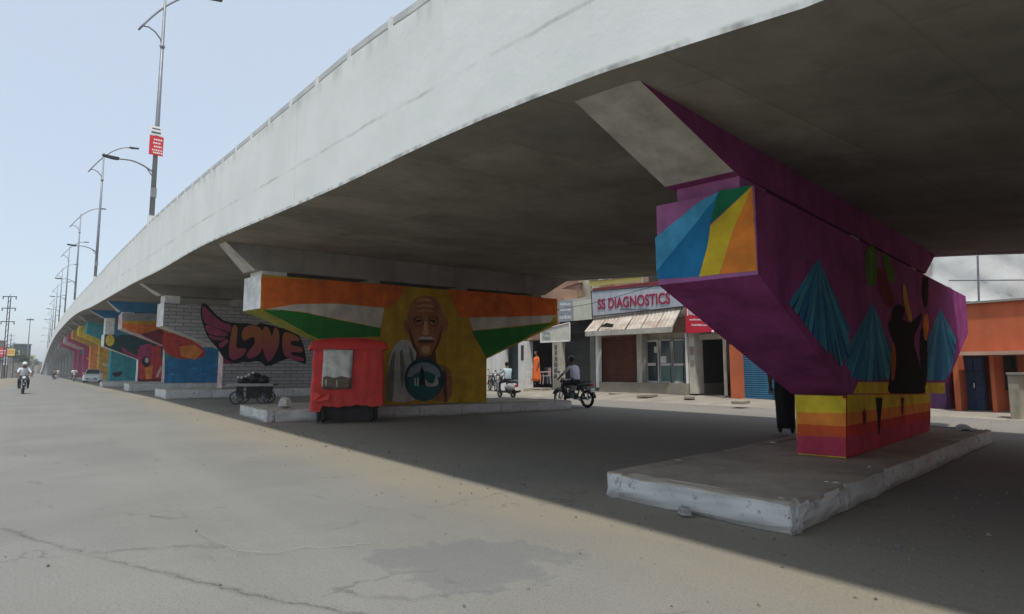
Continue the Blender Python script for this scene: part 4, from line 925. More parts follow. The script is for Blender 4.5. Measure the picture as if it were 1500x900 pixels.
MB().prism([ATX(863, 412, 23.4), ATX(938, 406, 23.4), ATX(938, 411.5, 23.4), ATX(863, 420, 23.4)], (.08, 0, 0)).build('panel', M_YS, ys, FY)
MB().tube([ATX(863, 411, 23.36), ATX(940, 404, 23.36)], .05, 6).tube([ATX(940, 402, 23.4), ATX(941, 425, 23.4)], .06, 6).tube([ATX(866, 411, 23.5), ATX(866, 432, 23.5)], .05, 6).build('frame', M_TANK, ys, FY)
mb = MB(); fbox(876, 407, 888, 410, 23.3, 23.31, mb); fbox(892, 405.5, 925, 407, 23.3, 23.31, mb); mb.build('lettering', M_WHITE, ys, FY)
cw = MB(); pts = [ATX(700, 470, 21.2)]+[ATX(x, y, 21.2) for x, y in ((790, 459), (838, 450), (866, 445), (900, 436), (938, 425))]+[ATX(1060, 392, 21.2)]
tag(cw.tube(pts, .014, 5).build('power_cable', M_DKMET), 'thin dark cable crossing in front of the diagnostics sign', 'cable')
# back block above the row
o, F = bld('rear_building', 900, 'weathered rear building rising behind the shop signs', 'building')
mass(o, F, 850, 1080, 395, 470, 29.4, 36, M_BRN); MB().box(30, 38, -40, 46, 0, 9.5).build('skylight_blocker', M_CREAM, o, F); mass(o, F, 700, 850, 425, 500, 29.4, 36, M_CREAM, 'side_wing')  # the tall box is unseen, added to block skylight from the right
fbox(890, 408, 905, 424, 29.33, 29.4).build('window', M_DARK, o, F); fbox(780, 440, 795, 460, 29.33, 29.4).build('window', M_DARK, o, F); fbox(950, 402, 970, 420, 29.33, 29.4).build('window', M_DARK, o, F)
# passage with red sign
o, F = bld('passage_shop', 1035, 'narrow dark fronted shop under the red sign', 'shop')
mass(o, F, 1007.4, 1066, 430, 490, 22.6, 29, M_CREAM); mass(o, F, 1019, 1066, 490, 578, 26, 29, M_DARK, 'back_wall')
fbox(1008, 488, 1019, 577, 22.0, 22.6).build('pillar', M_CREAM, o, F)
mb = MB(); fbox(1010, 508, 1016, 520, 21.985, 21.995, mb); fbox(1011, 528, 1017, 536, 21.985, 21.995, mb); mb.build('poster', mat('faded_poster', (.28, .2, .18), bump=0), o, F)
fbox(1019.2, 489, 1066, 497, 22.3, 22.6).build('beam', M_CREAM, o, F); fbox(1035, 500, 1045, 570, 25.6, 25.95).build('inner_door', mat('dark_red_door', (.1, .012, .015), bump=0), o, F)
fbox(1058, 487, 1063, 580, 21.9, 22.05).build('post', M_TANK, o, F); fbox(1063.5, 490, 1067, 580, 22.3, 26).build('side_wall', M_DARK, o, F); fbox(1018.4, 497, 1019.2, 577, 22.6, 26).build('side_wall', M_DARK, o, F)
o2, F2 = bld('sign_board', 1022, 'bright red sign with white print right of the diagnostics shop', 'sign')
fbox(1003.5, 440, 1062, 487, 21.75, 21.85).build('panel', M_SIGNR, o2, F2); script_bars(o2, F2, [(1006, 447, 1010, 463), (1011, 453, 1024, 463), (1010, 467, 1030, 470), (1013, 475, 1036, 478)], 21.742, M_POSTER, 2)
fbox(1003.5, 452, 1062, 454, 21.85, 22.6).build('bracket', M_DKMET, o2, F2)
p = ATX(1044, 486, 21.7); MB().ball((21.7, p.y, p.z), .055, 8, 6).build('bulb', M_POSTER, o2, F2)
# orange and blue shop
o, F = bld('orange_shop', 1100, 'orange shop with a blue shutter seen left of the purple pier', 'shop')
mass(o, F, 1067.2, 1215, 430, 520, 22.4, 29, M_ORW); mass(o, F, 1067.2, 1215, 520, 588, 23.2, 29, M_ORW, 'rear_wall')
fbox(1068, 505, 1083, 584, 21.95, 22.4).build('pillar', M_ORW, o, F); fbox(1140, 505, 1156, 592, 21.95, 22.4).build('pillar', M_ORW, o, F); fbox(1200, 505, 1216, 596, 21.95, 22.4).build('pillar', M_ORW, o, F)
shutter(o, F, 1083.5, 512, 1140, 588, 22.35, M_SHBL); shutter(o, F, 1156.5, 512, 1200, 591, 22.35, M_SHBL)
# orange house on the right
o, F = bld('orange_house', 1425, 'orange house with dark blue panelled door right of the purple pier', 'house', 21.6)
mass(o, F, 1393, 1620, 440, 517, 22.0, 29, M_ORW, 'upper_wall'); mass(o, F, 1393, 1620, 517, 612, 22.6, 29, M_ORW, 'wall')
fbox(1394, 517, 1409, 606, 21.6, 22.6).build('pillar', M_ORW, o, F); fbox(1448, 517, 1462, 610, 21.6, 22.6).build('pillar', M_ORW, o, F)
fbox(1404, 513.5, 1620, 519, 21.2, 22.6).build('lintel_slab', mat('pale_orange_slab', (.52, .33, .25), streak=.3), o, F)
M_DOOR = mat('dark_blue_door', (.022, .04, .09), rough=.5, var=.25, scale=3, bump=.1)
s0, s1, z0, z1 = W(1409.5, 521, 1447.5, 607, 22.2)
dr = MB().box(22.2, 22.26, s0, s1, z0, z1).build('door', M_DOOR, o, F)
for j in range(2):
    for k in range(4):
        a = s0+(s1-s0)*(.08+.46*j); b = a+(s1-s0)*.38; c = z0+(z1-z0)*(.05+.235*k); d = c+(z1-z0)*.2
        MB().box(22.17, 22.199, a, b, c, d).build('panel', mat('door_panel', (.03, .06, .14), rough=.5, var=.2, bump=0), dr, F)
MB().box(22.4, 29, -42, ATX(1620, 500, 22.6).y-.01, -.1, 6.6).build('side_wing', M_ORW, o, F)  # unseen wing out of frame, added to keep skylight from under the deck
MB().box(22.13, 22.168, s0+(s1-s0)*.48, s0+(s1-s0)*.53, z0+(z1-z0)*.45, z0+(z1-z0)*.53).build('handle', M_CHROME, dr, F)
wn = frame_rect(o, F, 1462, 520, 1490, 572, 22.4, 2, M_DKMET, 'window'); fbox(1463, 521, 1489, 571, 22.5, 22.59).build('pane', M_DARK, wn, F)
fbox(1400, 607, 1460, 612, 20.9, 22.6).build('door_step', M_APRON, o, F)
o, F = bld('purple_shop', 1378, 'purple shop front half hidden behind the nearest pier', 'shop', 21.8)
mass(o, F, 1230, 1392.6, 440, 602, 22.3, 29, M_PURW); fbox(1240, 520, 1300, 598, 22.2, 22.3).build('door', M_DARK, o, F); fbox(1366, 540, 1388, 601, 22.2, 22.3).build('door', mat('deep_purple_shutter', (.07, .03, .09), bump=0), o, F)
# white sheet on poles above the orange house
tp = thing('roof_sheet', ATX(1440, 415, 23.5), 'crumpled white plastic sheet over a pole frame on the orange house roof', 'sheet'); FT = Vector(tp.location)
rws = []
rr = random.Random(8)
for i in range(32):
    x = 1362+i*8; row = []
    for j in range(14):
        y = 358+j*7.0+(rr.uniform(-2, 2)+5*math.sin(i*.55)-3 if j == 13 else 0); row.append(ATX(x+rr.uniform(-1, 1), y, 24.4-j*.1)+Vector((rr.uniform(-.045, .045)+.05*math.sin(i*.9+j*.5)+.06*math.sin(i*.35-j*.8), 0, rr.uniform(-.015, .015))))
    rws.append(row)
mb = loft(rws, closed=False); ob = mb.build('sheet', mat('translucent_white_sheet', (.40, .405, .395), rough=.85, var=.15, scale=1.2, bump=.5, bscale=4, spec=.1), tp, FT, smooth=True)
md = ob.modifiers.new('thick', 'SOLIDIFY'); md.thickness = .01
MB().tube([ATX(1432, 375, 22.7), ATX(1434, 442, 22.7)], .03, 6).tube([ATX(1390, 411, 22.7), ATX(1560, 410, 22.7)], .025, 6).build('pole', M_STEEL, tp, FT)
# gate post at the right edge
_s0, _s1, _z0, _z1 = W(1393, 440, 1620, 517, 22.0)
MB().box(21.9, 29, _s0, _s1, _z1+.002, _z1+.06).build('roof_slab', M_CONC, bpy.data.objects['orange_house'], Vector(bpy.data.objects['orange_house'].location))
gpst = thing('gate_post', ATX(1484, 616, 19.6), 'rough concrete gate post at the right beside the orange house', 'post'); FG = Vector(gpst.location)
fbox(1475, 549, 1497, 617, 19.6, 20.1).build('shaft', M_TANK, gpst, FG, bevel=.02); fbox(1473, 546, 1499, 549.5, 19.55, 20.15).build('cap_stone', M_CONC, gpst, FG, bevel=.01)
# end of the near platform: kerb stone roll
rl = thing('concrete_pipe', (12.75, 4.05, .235), 'short whitewashed concrete pipe end lying at the far end of the nearest platform', 'pipe')
q0 = (13.2, 3.55, .17)

# ------------------------------------------------------------------ people
def person(label, loc, rot, J, cols, hair=(.012, .01, .009), group=None, headdir=0, cover=None, helmet=None, drape=None):
    o = thing('person', loc, label, 'person', group, rot)
    skin, shirt, trouser, shoe = cols
    V = []; Rr = []; E = []; mats_of = []
    def nd(p, r, par=None, m=0):
        V.append(Vector(p)); Rr.append(r); mats_of.append(m)
        if par is not None: E.append((par, len(V)-1))
        return len(V)-1
    pel = nd(J['pelvis'], .145, None, 2); sp = nd(J['spine'], .135, pel, 1); ch = nd(J['chest'], .155, sp, 1); nk0 = nd(Vector(J['chest']).lerp(Vector(J['neck']), .7), .09, ch, 1); nk = nd(J['neck'], .055, nk0, 0); hd = nd(J['head'], .07, nk, 0)
    for sd in ('L', 'R'):
        s = -1 if sd == 'L' else 1
        sh = nd(J['sh'+sd], .068, ch, 1); el = nd(J['el'+sd], .046, sh, 1 if cols[1] else 0); wr = nd(J['wr'+sd], .03, el, 0)
        wv = Vector(J['wr'+sd]); fd = (wv-Vector(J['el'+sd])).normalized(); sidev = fd.cross(Vector((0, 0, 1)))
        if sidev.length < .2: sidev = Vector((0, 1, 0))
        sidev.normalize(); dn = Vector((0, 0, -1))
        pm = nd(wv+fd*.055, .032, wr, 0)
        for k in range(4):
            b = wv+fd*.09+sidev*(.024*(k-1.5)); ln = (.05, .06, .056, .042)[k]
            q = nd(b, .0095, pm, 0); q2 = nd(b+fd*ln*.6+dn*.012, .0088, q, 0); nd(b+fd*ln*.8+dn*.045, .0075, q2, 0)
        q = nd(wv+fd*.045-sidev*.04*s, .011, pm, 0); nd(wv+fd*.08-sidev*.055*s+dn*.02, .009, q, 0)
        hp = nd(J['hp'+sd], .10, pel, 2); kn = nd(J['kn'+sd], .066, hp, 2); an = nd(J['an'+sd], .046, kn, 2)
        av = Vector(J['an'+sd]); tf = Vector(J.get('toe', (0, .14, -.05)))
        nd(av+Vector((0, -.03, -.055)), .036, an, 3); t1 = nd(av+tf*.6, .040, an, 3); nd(av+tf*1.15, .03, t1, 3)
    me = bpy.data.meshes.new('body'); me.from_pydata([tuple(v) for v in V], E, [])
    ob = bpy.data.objects.new('body', me); COL.objects.link(ob)
    sk = ob.modifiers.new('skin', 'SKIN'); 
    for i, sv in enumerate(me.skin_vertices[0].data): sv.radius = (Rr[i], Rr[i]); sv.use_root = (i == 0)
    su = ob.modifiers.new('sub', 'SUBSURF'); su.levels = 1; su.render_levels = 1
    bpy.context.view_layer.update(); m2 = bpy.data.meshes.new_from_object(ob.evaluated_get(bpy.context.evaluated_depsgraph_get()))
    bpy.data.objects.remove(ob)
    # clothing zones by nearest bone
    bones = [(V[a], V[b], mats_of[b] if mats_of[b] != 0 or mats_of[a] == 0 else 0) for a, b in E]
    idx = []
    for p in m2.polygons:
        c = p.center; best = 9; mi = 0
        for a, b, m in bones:
            ab = b-a; t = max(0, min(1, (c-a).dot(ab)/max(1e-9, ab.length_squared))); d = (c-(a+ab*t)).length
            if d < best: best = d; mi = m
        idx.append(mi)
    # head joined to the same surface
    bm = bmesh.new(); bm.from_mesh(m2)
    for i, f in enumerate(bm.faces): f.material_index = idx[i]; f.smooth = True
    H = Vector(J['head'])+Vector((0, .015, .045)); Mh = Matrix.Translation(H) @ Matrix.Rotation(headdir, 4, 'Z')
    def face(d):
        k = 1.0
        if d.y > .3: k -= .06*max(0, abs(d.x)-.3)          # flatter cheeks
        if d.y > .85 and -.25 < d.z < .12: k += .16*(1-abs(d.x)*3 if abs(d.x) < .33 else 0)    # nose
        if d.z < -.5: k -= .10*abs(d.y < 0)
        if abs(d.x) > .93 and abs(d.z) < .3: k += .10      # ears
        return k
    mbh = MB().ball((0, 0, 0), (.077, .097, .118), 18, 14, 0, face)
    mbh.ball((-.03, .088, .012), .011, 6, 5, 4); mbh.ball((.03, .088, .012), .011, 6, 5, 4); mbh.box(-.024, .024, .086, .093, -.05, -.042, 4)
    vs = [bm.verts.new(Mh @ Vector(p)) for p in mbh.v]
    for f, m in zip(mbh.f, mbh.m):
        try: nf = bm.faces.new([vs[i] for i in f]); nf.material_index = m; nf.smooth = True
        except ValueError: pass
    bmesh.ops.recalc_face_normals(bm, faces=bm.faces[:]); bm.to_mesh(m2); bm.free()
    MS = [mat('skin', (.17, .085, .05), rough=.6, var=.08, bump=0), mat('cloth_%s' % (label[:24]), shirt, var=.15, scale=5, bump=.3, bscale=10), mat('legs_%s' % (label[:24]), trouser, var=.2, scale=5, bump=.3, bscale=10), mat('shoe', shoe, bump=0), mat('eye_dark', (.02, .012, .01), bump=0)]
    for m in MS: m2.materials.append(m)
    r = bpy.data.objects.new('body', m2); COL.objects.link(r); r.parent = o
    hm = MB()
    if helmet:
        hm.ball((0, -.008, .03), (.125, .14, .13), 16, 10, 0, lambda d: 1 if d.z > -.45 else .8)
        hb = hm.build('helmet', mat('helmet_%s' % helmet[0], helmet[1], rough=.3, var=.1, bump=0), o, smooth=True); hb.matrix_local = Mh
    else:
        hm.ball((0, -.014, .022), (.086, .098, .112), 16, 10, 0, lambda d: (1+.03*math.sin(d.x*20)*math.sin(d.z*23)) if (d.y < .45 and d.z > -.6) or d.z > .62 else .75)
        hb = hm.build('hair', mat('hair', hair, rough=.6, var=.3, scale=20, bump=0), o, smooth=True); hb.matrix_local = Mh
    if drape:
        z0, z1, r0, r1, col = drape; rows = []
        for k in range(9):
            u = k/8; z = z0+(z1-z0)*u; rr_ = r0+(r1-r0)*u; row = []
            for i in range(24):
                a = 2*math.pi*i/24; q = rr_*(1+.07*math.sin(a*7+u*2)*(1-u*.4)); row.append((q*math.cos(a)*1.05, q*math.sin(a)*.85, z))
            rows.append(row)
        loft(rows).build('robe', mat('cloth_robe_%s' % label[:12], col, var=.2, scale=4, bump=.3, bscale=9), o, smooth=True)
    return o
def ride_pose(lean=.12, fwd=.46, hz=1.02, fz=.36, seat=.86, ky=.36, fy=.12, elbow=.14):
    z = seat
    return dict(pelvis=(0, -.12, z+.05), spine=(0, -.10+lean*.3, z+.24), chest=(0, -.08+lean, z+.44), neck=(0, -.05+lean*1.25, z+.60), head=(0, -.02+lean*1.45, z+.70),
        shL=(-.19, -.07+lean, z+.50), shR=(.19, -.07+lean, z+.50), elL=(-.30, .14+lean, z+.28), elR=(.30, .14+lean, z+.28), wrL=(-.31, fwd-.08, hz+.03), wrR=(.31, fwd-.08, hz+.03),
        hpL=(-.11, -.08, z+.0), hpR=(.11, -.08, z+.0), knL=(-.21, ky, z-.10), knR=(.21, ky, z-.10), anL=(-.20, fy, fz), anR=(.20, fy, fz))
def stand_pose(arm=.0, step=.0):
    return dict(pelvis=(0, 0, .95), spine=(0, .01, 1.12), chest=(0, .0, 1.30), neck=(0, .0, 1.47), head=(0, .02, 1.58), shL=(-.19, 0, 1.39), shR=(.19, 0, 1.39), elL=(-.25, -.02, 1.12), elR=(.25, -.02, 1.12),
        wrL=(-.25, .06+arm, .90), wrR=(.25, .06, .90), hpL=(-.10, 0, .90), hpR=(.10, 0, .90), knL=(-.11, .03+step, .50), knR=(.11, .03-step*.3, .50), anL=(-.11, step*1.2, .10), anR=(.11, -step, .10))

# ------------------------------------------------------------------ two-wheelers
def wheel(o, y, r, wd, spokes=True, z=None, rimcol=M_CHROME):
    z = r if z is None else z
    wh = MB().torus((0, 0, 0), r-wd*.5, wd*.5, 24, 8, 0, 1.0).build('wheel', M_RUB, o, smooth=True); wh.location = (0, y, z)
    MB().torus((0, 0, 0), r-wd*1.05, .016, 24, 6, 0, 1.6).build('rim', rimcol, wh, smooth=True)
    mb = MB(); mb.tube([(-.05, 0, 0), (.05, 0, 0)], .04, 10)
    for k in range(10 if spokes else 5):
        a = 2*math.pi*k/(10 if spokes else 5); mb.tube([(.03*(-1)**k, 0, 0), (0, (r-wd)*math.cos(a), (r-wd)*math.sin(a))], .005 if spokes else .02, 5)
    mb.build('hub', rimcol, wh); return wh
def motorcycle(label, loc, rot, col, group=None, lean=0):
    o = thing('motorcycle', loc, label, 'motorcycle', group, rot); m = mat('motorcycle_paint_%02d' % int(col[0]*99), col, rough=.25, var=.05, bump=0, spec=.6)
    wheel(o, -.63, .30, .09); wheel(o, .65, .30, .08)
    mb = MB(); mb.tube([(0, .45, .86), (0, .1, .80), (0, -.3, .72), (0, -.55, .74), (0, -.75, .78)], .028, 8).tube([(0, .43, .82), (0, .28, .40), (0, -.1, .30), (0, -.2, .40), (0, -.3, .70)], .025, 8)
    for s in (-1, 1): mb.tube([(s*.06, -.15, .36), (s*.07, -.63, .30)], .022, 6).tube([(s*.09, -.63, .30), (s*.10, -.48, .70)], .028, 8)
    mb.build('frame', M_DKMET, o)
    mb = MB()
    for s in (-1, 1): mb.tube([(s*.075, .65, .30), (s*.075, .47, .84), (s*.07, .43, .95)], .024, 8)
    mb.build('fork', M_CHROME, o)
    MB().tube([(-.36, .30, 1.00), (-.28, .36, 1.02), (-.08, .42, .98), (.08, .42, .98), (.28, .36, 1.02), (.36, .30, 1.00)], .014, 8).build('handlebar', M_DKMET, o)
    MB().ball((0, .18, .84), (.135, .25, .12), 14, 10, 0, lambda d: 1.0 if d.z > -.3 else .85).build('fuel_tank', m, o, smooth=True)
    MB().prism([(-.12, .02, .80), (-.13, -.35, .79), (-.11, -.72, .86), (-.09, -.75, .89), (-.11, -.35, .87), (-.11, -.02, .86)], (.24, 0, 0)).build('seat', mat('seat_vinyl', (.02, .02, .02), rough=.6, bump=0), o, bevel=.02)
    mb = MB().box(-.11, .11, -.12, .2, .30, .48); mb.ball((0, .12, .52), (.09, .11, .14), 10, 8)
    for k in range(5): mb.box(-.12, .12, .03, .22, .46+k*.03, .472+k*.03)
    mb.build('engine', mat('engine_alloy', (.12, .12, .12), rough=.4, metal=.5, bump=0), o)
    MB().tube([(.10, .2, .40), (.13, .12, .28), (.15, -.2, .27), (.16, -.5, .33), (.16, -.85, .40)], [.022, .022, .03, .045, .045], 8).build('exhaust', M_CHROME, o, smooth=True)
    for y, a0, a1, rr_ in ((-.63, 40, 175, .35), (.65, 20, 150, .345)):
        rws = []
        for k in range(9):
            a = R(a0+(a1-a0)*k/8); rws.append([(-.065, y+rr_*math.cos(a), .3+rr_*math.sin(a)), (0, y+(rr_+.02)*math.cos(a), .3+(rr_+.02)*math.sin(a)), (.065, y+rr_*math.cos(a), .3+rr_*math.sin(a))])
        g = loft(rws, closed=False).build('mudguard', m, o, smooth=True); g.modifiers.new('t', 'SOLIDIFY').thickness = .006
    h = MB().ball((0, .53, .88), (.095, .09, .10), 12, 8).build('headlight', m, o, smooth=True); MB().ball((0, .575, .88), (.08, .055, .085), 12, 8).build('lens', mat('lamp_lens', (.75, .75, .72), rough=.15, bump=0), h, smooth=True)
    MB().box(-.06, .06, -.86, -.80, .72, .80).build('tail_light', mat('tail_red', (.4, .01, .01), rough=.3, bump=0), o, bevel=.01)
    MB().box(-.1, .1, -.90, -.885, .52, .66).build('number_plate', M_POSTER, o)
    for s in (-1, 1):
        MB().prism([(s*.14, .0, .55), (s*.14, -.3, .58), (s*.13, -.32, .74), (s*.13, -.02, .74)], (s*.02, 0, 0)).build('side_panel', m, o)
        MB().tube([(s*.28, .36, 1.02), (s*.34, .34, 1.16)], .006, 5).ball((s*.36, .34, 1.2), (.055, .015, .035), 8, 6).build('mirror', M_DKMET, o)
        MB().tube([(s*.1, .08, .30), (s*.26, .08, .30)], .015, 6).build('foot_peg', M_DKMET, o)
    MB().tube([(-.05, -.3, .26), (-.13, -.42, .23), (-.14, -.62, .21)], .014, 6).build('side_stand', M_DKMET, o)
    return o
def scooter(label, loc, rot, col):
    o = thing('scooter', loc, label, 'scooter', None, rot); m = mat('scooter_paint_%02d' % int(col[0]*99), col, rough=.3, var=.05, bump=0, spec=.6)
    wheel(o, -.58, .22, .09, False); wheel(o, .62, .22, .08, False)
    MB().prism([(-.21, .30, .34), (-.21, .42, .30), (-.15, .58, .80), (-.12, .52, .95), (.12, .52, .95), (.15, .58, .80), (.21, .42, .30), (.21, .30, .34)], (0, .03, .0)).build('front_shield', m, o, bevel=.01)
    MB().prism([(-.17, .35, .24), (-.17, -.15, .24), (-.17, -.18, .30), (-.17, .33, .32)], (.34, 0, 0)).build('floorboard', M_DKMET, o, bevel=.01)
    MB().ball((0, -.45, .52), (.19, .42, .22), 16, 12, 0, lambda d: 1 if d.z > -.4 else .85).build('rear_body', m, o, smooth=True)
    MB().ball((0, -.38, .76), (.155, .40, .075), 14, 8).build('seat', mat('seat_vinyl', (.02, .02, .02)), o, smooth=True)
    MB().tube([(0, .62, .22), (0, .56, .6), (0, .46, 1.0)], .03, 8).build('fork', M_DKMET, o)
    MB().tube([(-.34, .38, 1.03), (-.1, .46, 1.04), (.1, .46, 1.04), (.34, .38, 1.03)], .017, 8).build('handlebar', M_DKMET, o)
    h = MB().ball((0, .50, 1.02), (.12, .09, .09), 12, 8).build('headlight', m, o, smooth=True); MB().ball((0, .555, 1.02), (.085, .045, .06), 10, 8).build('lens', mat('lamp_lens', (.75, .75, .72)), h, smooth=True)
    MB().ball((0, .62, .36), (.09, .24, .14), 12, 8, 0, lambda d: 1 if d.z > -.1 else .6).build('mudguard', m, o, smooth=True)
    MB().box(-.14, .14, -.66, -.3, .20, .36).build('engine', M_DKMET, o, bevel=.03); MB().tube([(.15, -.3, .24), (.18, -.5, .27), (.18, -.9, .33)], [.025, .05, .05], 8).build('exhaust', M_DKMET, o, smooth=True)
    MB().ball((0, -.86, .58), (.1, .04, .05), 10, 6).build('tail_light', mat('tail_red', (.4, .01, .01)), o); MB().box(-.1, .1, -.9, -.885, .4, .5).build('number_plate', M_POSTER, o)
    MB().tube([(-.12, -.62, .76), (-.13, -.86, .82), (.13, -.86, .82), (.12, -.62, .76)], .014, 6).build('grab_rail', M_CHROME, o)
    for s in (-1, 1): MB().tube([(s*.25, .42, 1.04), (s*.33, .4, 1.2)], .007, 5).ball((s*.36, .4, 1.24), (.06, .015, .04), 8, 6).build('mirror', M_DKMET, o)
    return o
BL = (.012, .012, .014)
# rider on the far road
rr0 = (14.55, 15.65, 0)
motorcycle('black motorcycle ridden by the helmeted man past the grey shutter', rr0, R(3), BL)
person('motorcycle rider in a pale lilac shirt and dark helmet on the far road', rr0, R(3), ride_pose(.06, .42, 1.0, .36, .86), (0, (.55, .55, .66), (.02, .022, .035), (.015, .013, .012)), helmet=('black', (.02, .015, .015)))
sc0 = tuple(G(742, 583)[:2])+(0,)
scooter('silver scooter seen from behind on the far road beside the flag pier', sc0, R(-6), (.42, .43, .45))
person('scooter rider in a pale teal shirt seen from behind', sc0, R(-6), ride_pose(.0, .40, 1.04, .36, .80, .30, .26), (0, (.42, .55, .58), (.03, .03, .04), (.02, .02, .02)))
pk = ATX(722, 556, 20.4)
motorcycle('dark motorcycle parked at the far kerb close behind the flag pier', (20.4, pk.y, .12), R(160), (.03, .03, .035))
# approaching on the near carriageway
q = G(33, 577); m1 = (q.x, q.y, 0)
motorcycle('black motorcycle carrying two people towards the camera on the near road', m1, R(183), BL)
person('front rider of the two on the motorcycle, in a pale shirt', m1, R(183), ride_pose(.05, .42, 1.0), (0, (.55, .57, .60), (.03, .03, .04), (.015, .013, .012)), helmet=('white', (.6, .6, .6)))
pz = ride_pose(.04, .24, 1.02); pz = {k: Vector(v)+Vector((0, -.42, .03)) for k, v in pz.items()}
pz['wrL'] = Vector((-.18, -.20, 1.12)); pz['wrR'] = Vector((.18, -.20, 1.12)); pz['toe'] = Vector((0, .14, -.05))
person('pillion passenger in a light blue shirt behind the front rider', m1, R(183), pz, (0, (.40, .50, .60), (.05, .06, .09), (.015, .013, .012)))
q = G(108, 559.5); m2_ = (q.x, q.y, 0)
motorcycle('dark red motorcycle coming towards the camera beside the white car', m2_, R(178), (.12, .01, .012))
person('motorcycle rider in a white shirt beside the parked white car', m2_, R(178), ride_pose(.05, .42, 1.0), (0, (.72, .72, .72), (.03, .03, .04), (.015, .013, .012)))
q = G(79, 556.5); m3 = (q.x, q.y, 0)
motorcycle('far dark motorcycle ridden away near the flyover curve', m3, R(10), BL)
person('far rider in drab clothes near the flyover curve', m3, R(10), ride_pose(.05, .42, 1.0), (0, (.14, .13, .12), (.05, .05, .05), (.015, .013, .012)))
q = G(84, 555.5); person('far pedestrian in a pale shirt walking at the flyover curve', (q.x, q.y, 0), R(170), stand_pose(.05, .12), (0, (.55, .52, .45), (.25, .22, .2), (.02, .02, .02)))
# pedestrian behind the purple pier
q = G(1152, 637.5); person('pedestrian in black clothes half hidden behind the purple pier', (q.x, q.y, 0), R(-62), stand_pose(.08, .05), (0, (.012, .012, .014), (.010, .010, .012), (.01, .01, .01)), drape=(.13, 1.38, .15, .18, (.010, .010, .012)))
q = ATX(786, 562, 21.4); person('person in a bright orange robe standing at the open shop', (21.4, q.y, q.z), R(75), stand_pose(), (0, (.75, .16, .03), (.65, .13, .03), (.05, .03, .02)), drape=(.12, 1.40, .27, .17, (.72, .14, .03)))
# chairs beside the open shop
def chair(label, loc, rot, m):
    o = thing('plastic_chair', loc, label, 'chair', 'plastic chairs at the open shop', rot)
    MB().box(-.21, .21, -.2, .2, .42, .45).build('seat', m, o, bevel=.01)
    for sx_ in (-1, 1):
        for sy_ in (-1, 1): MB().tube([(sx_*.22, sy_*.22, 0), (sx_*.19, sy_*.18, .42)], .02, 6).build('leg', m, o)
        MB().tube([(sx_*.21, .2, .45), (sx_*.22, .22, .64), (sx_*.22, -.2, .66)], .018, 6).build('armrest', m, o)
    b = MB(); b.box(-.21, .21, -.235, -.21, .80, .86)
    for k in range(5): b.box(-.2+k*.088, -.2+k*.088+.05, -.23, -.212, .45, .80)
    b.build('backrest', m, o); return o
M_CH = mat('white_plastic', (.6, .58, .54), rough=.5, var=.1, bump=0); M_CHR = mat('pinkish_plastic', (.5, .36, .32), rough=.5, var=.1, bump=0)
q = ATX(776, 563, 21.6); chair('white plastic chair left of the person in orange', (21.6, q.y, q.z), R(80), M_CH)
q = ATX(799, 563, 21.4); chair('pinkish plastic chair right of the person in orange', (21.4, q.y, q.z), R(70), M_CHR)

# ------------------------------------------------------------------ parked hatchback
q = G(139, 561)
def car(label, loc, rot):
    o = thing('parked_car', loc, label, 'car', None, rot); m = mat('car_white', (.70, .70, .70), rough=.25, var=.04, bump=0, spec=.6)
    hw = .80
    prof = [(-1.80, .30), (-1.86, .62), (-1.78, .95), (-1.1, 1.0), (.75, .98), (1.60, .82), (1.84, .62), (1.82, .30)]
    rws = []
    for x, k in ((-hw, .93), (-hw+.06, 1), (hw-.06, 1), (hw, .93)): rws.append([(x, y*k, .30+(z-.30)*(.92 if k < 1 else 1)) for y, z in prof])
    MB_ = loft(rws); MB_.build('body', m, o, bevel=.02)
    cab = [(-1.70, .95), (-1.45, 1.42), (-.7, 1.52), (.15, 1.48), (.95, .96)]
    rws = [[(x, y, z) for y, z in cab] for x in (-.72,)]+[[(x, y, z) for y, z in cab] for x in (.72,)]
    rws = [[(sx_*(.74 if z < 1.1 else .60), y, z) for y, z in cab] for sx_ in (-1, 1)]
    loft(rws).build('roof', m, o, bevel=.02)
    gl = glass('car_glass', (.02, .025, .03))
    MB().prism([(-.64, .905, 1.01), (.64, .905, 1.01), (.54, .22, 1.45), (-.54, .22, 1.45)], (0, .02, .015)).build('windscreen', gl, o)
    MB().prism([(-.62, -1.66, 1.02), (.62, -1.66, 1.02), (.52, -1.48, 1.38), (-.52, -1.48, 1.38)], (0, -.03, .0)).build('rear_window', gl, o)
    for s in (-1, 1):
        for a, b, c, d in ((.70, -.28, .1, -.3), (-.34, -1.3, -.36, -1.15)):
            MB().prism([(s*.742, a, 1.03), (s*.742, b, 1.03), (s*.622, d, 1.42), (s*.622, c, 1.42)], (s*.012, 0, 0)).build('side_window', gl, o)
        MB().ball((s*.58, 1.72, .70), (.15, .10, .085), 10, 8).build('headlight', mat('lamp_lens', (.75, .75, .72)), o, smooth=True)
        MB().ball((s*.66, -1.80, .80), (.09, .06, .13), 8, 6).build('tail_light', mat('tail_red', (.4, .01, .01)), o, smooth=True)
        MB().ball((s*.86, .72, 1.03), (.09, .05, .06), 8, 6).build('wing_mirror', m, o, smooth=True)
        for y in (-1.15, 1.15):
            wh = MB().torus((0, 0, 0), .20, .09, 20, 8, 0, 1.0).build('wheel', M_RUB, o, smooth=True); wh.location = (s*.70, y, .29); MB().tube([(-.06, 0, 0), (.06, 0, 0)], .17, 12).build('rim', M_CHROME, wh)
    MB().box(-.5, .5, 1.78, 1.86, .38, .50).build('grille', M_DKMET, o, bevel=.01); MB().box(-.76, .76, 1.76, 1.90, .26, .37).build('bumper', m, o, bevel=.03)
    MB().box(-.22, .22, 1.865, 1.88, .42, .50).build('number_plate', M_POSTER, o); return o
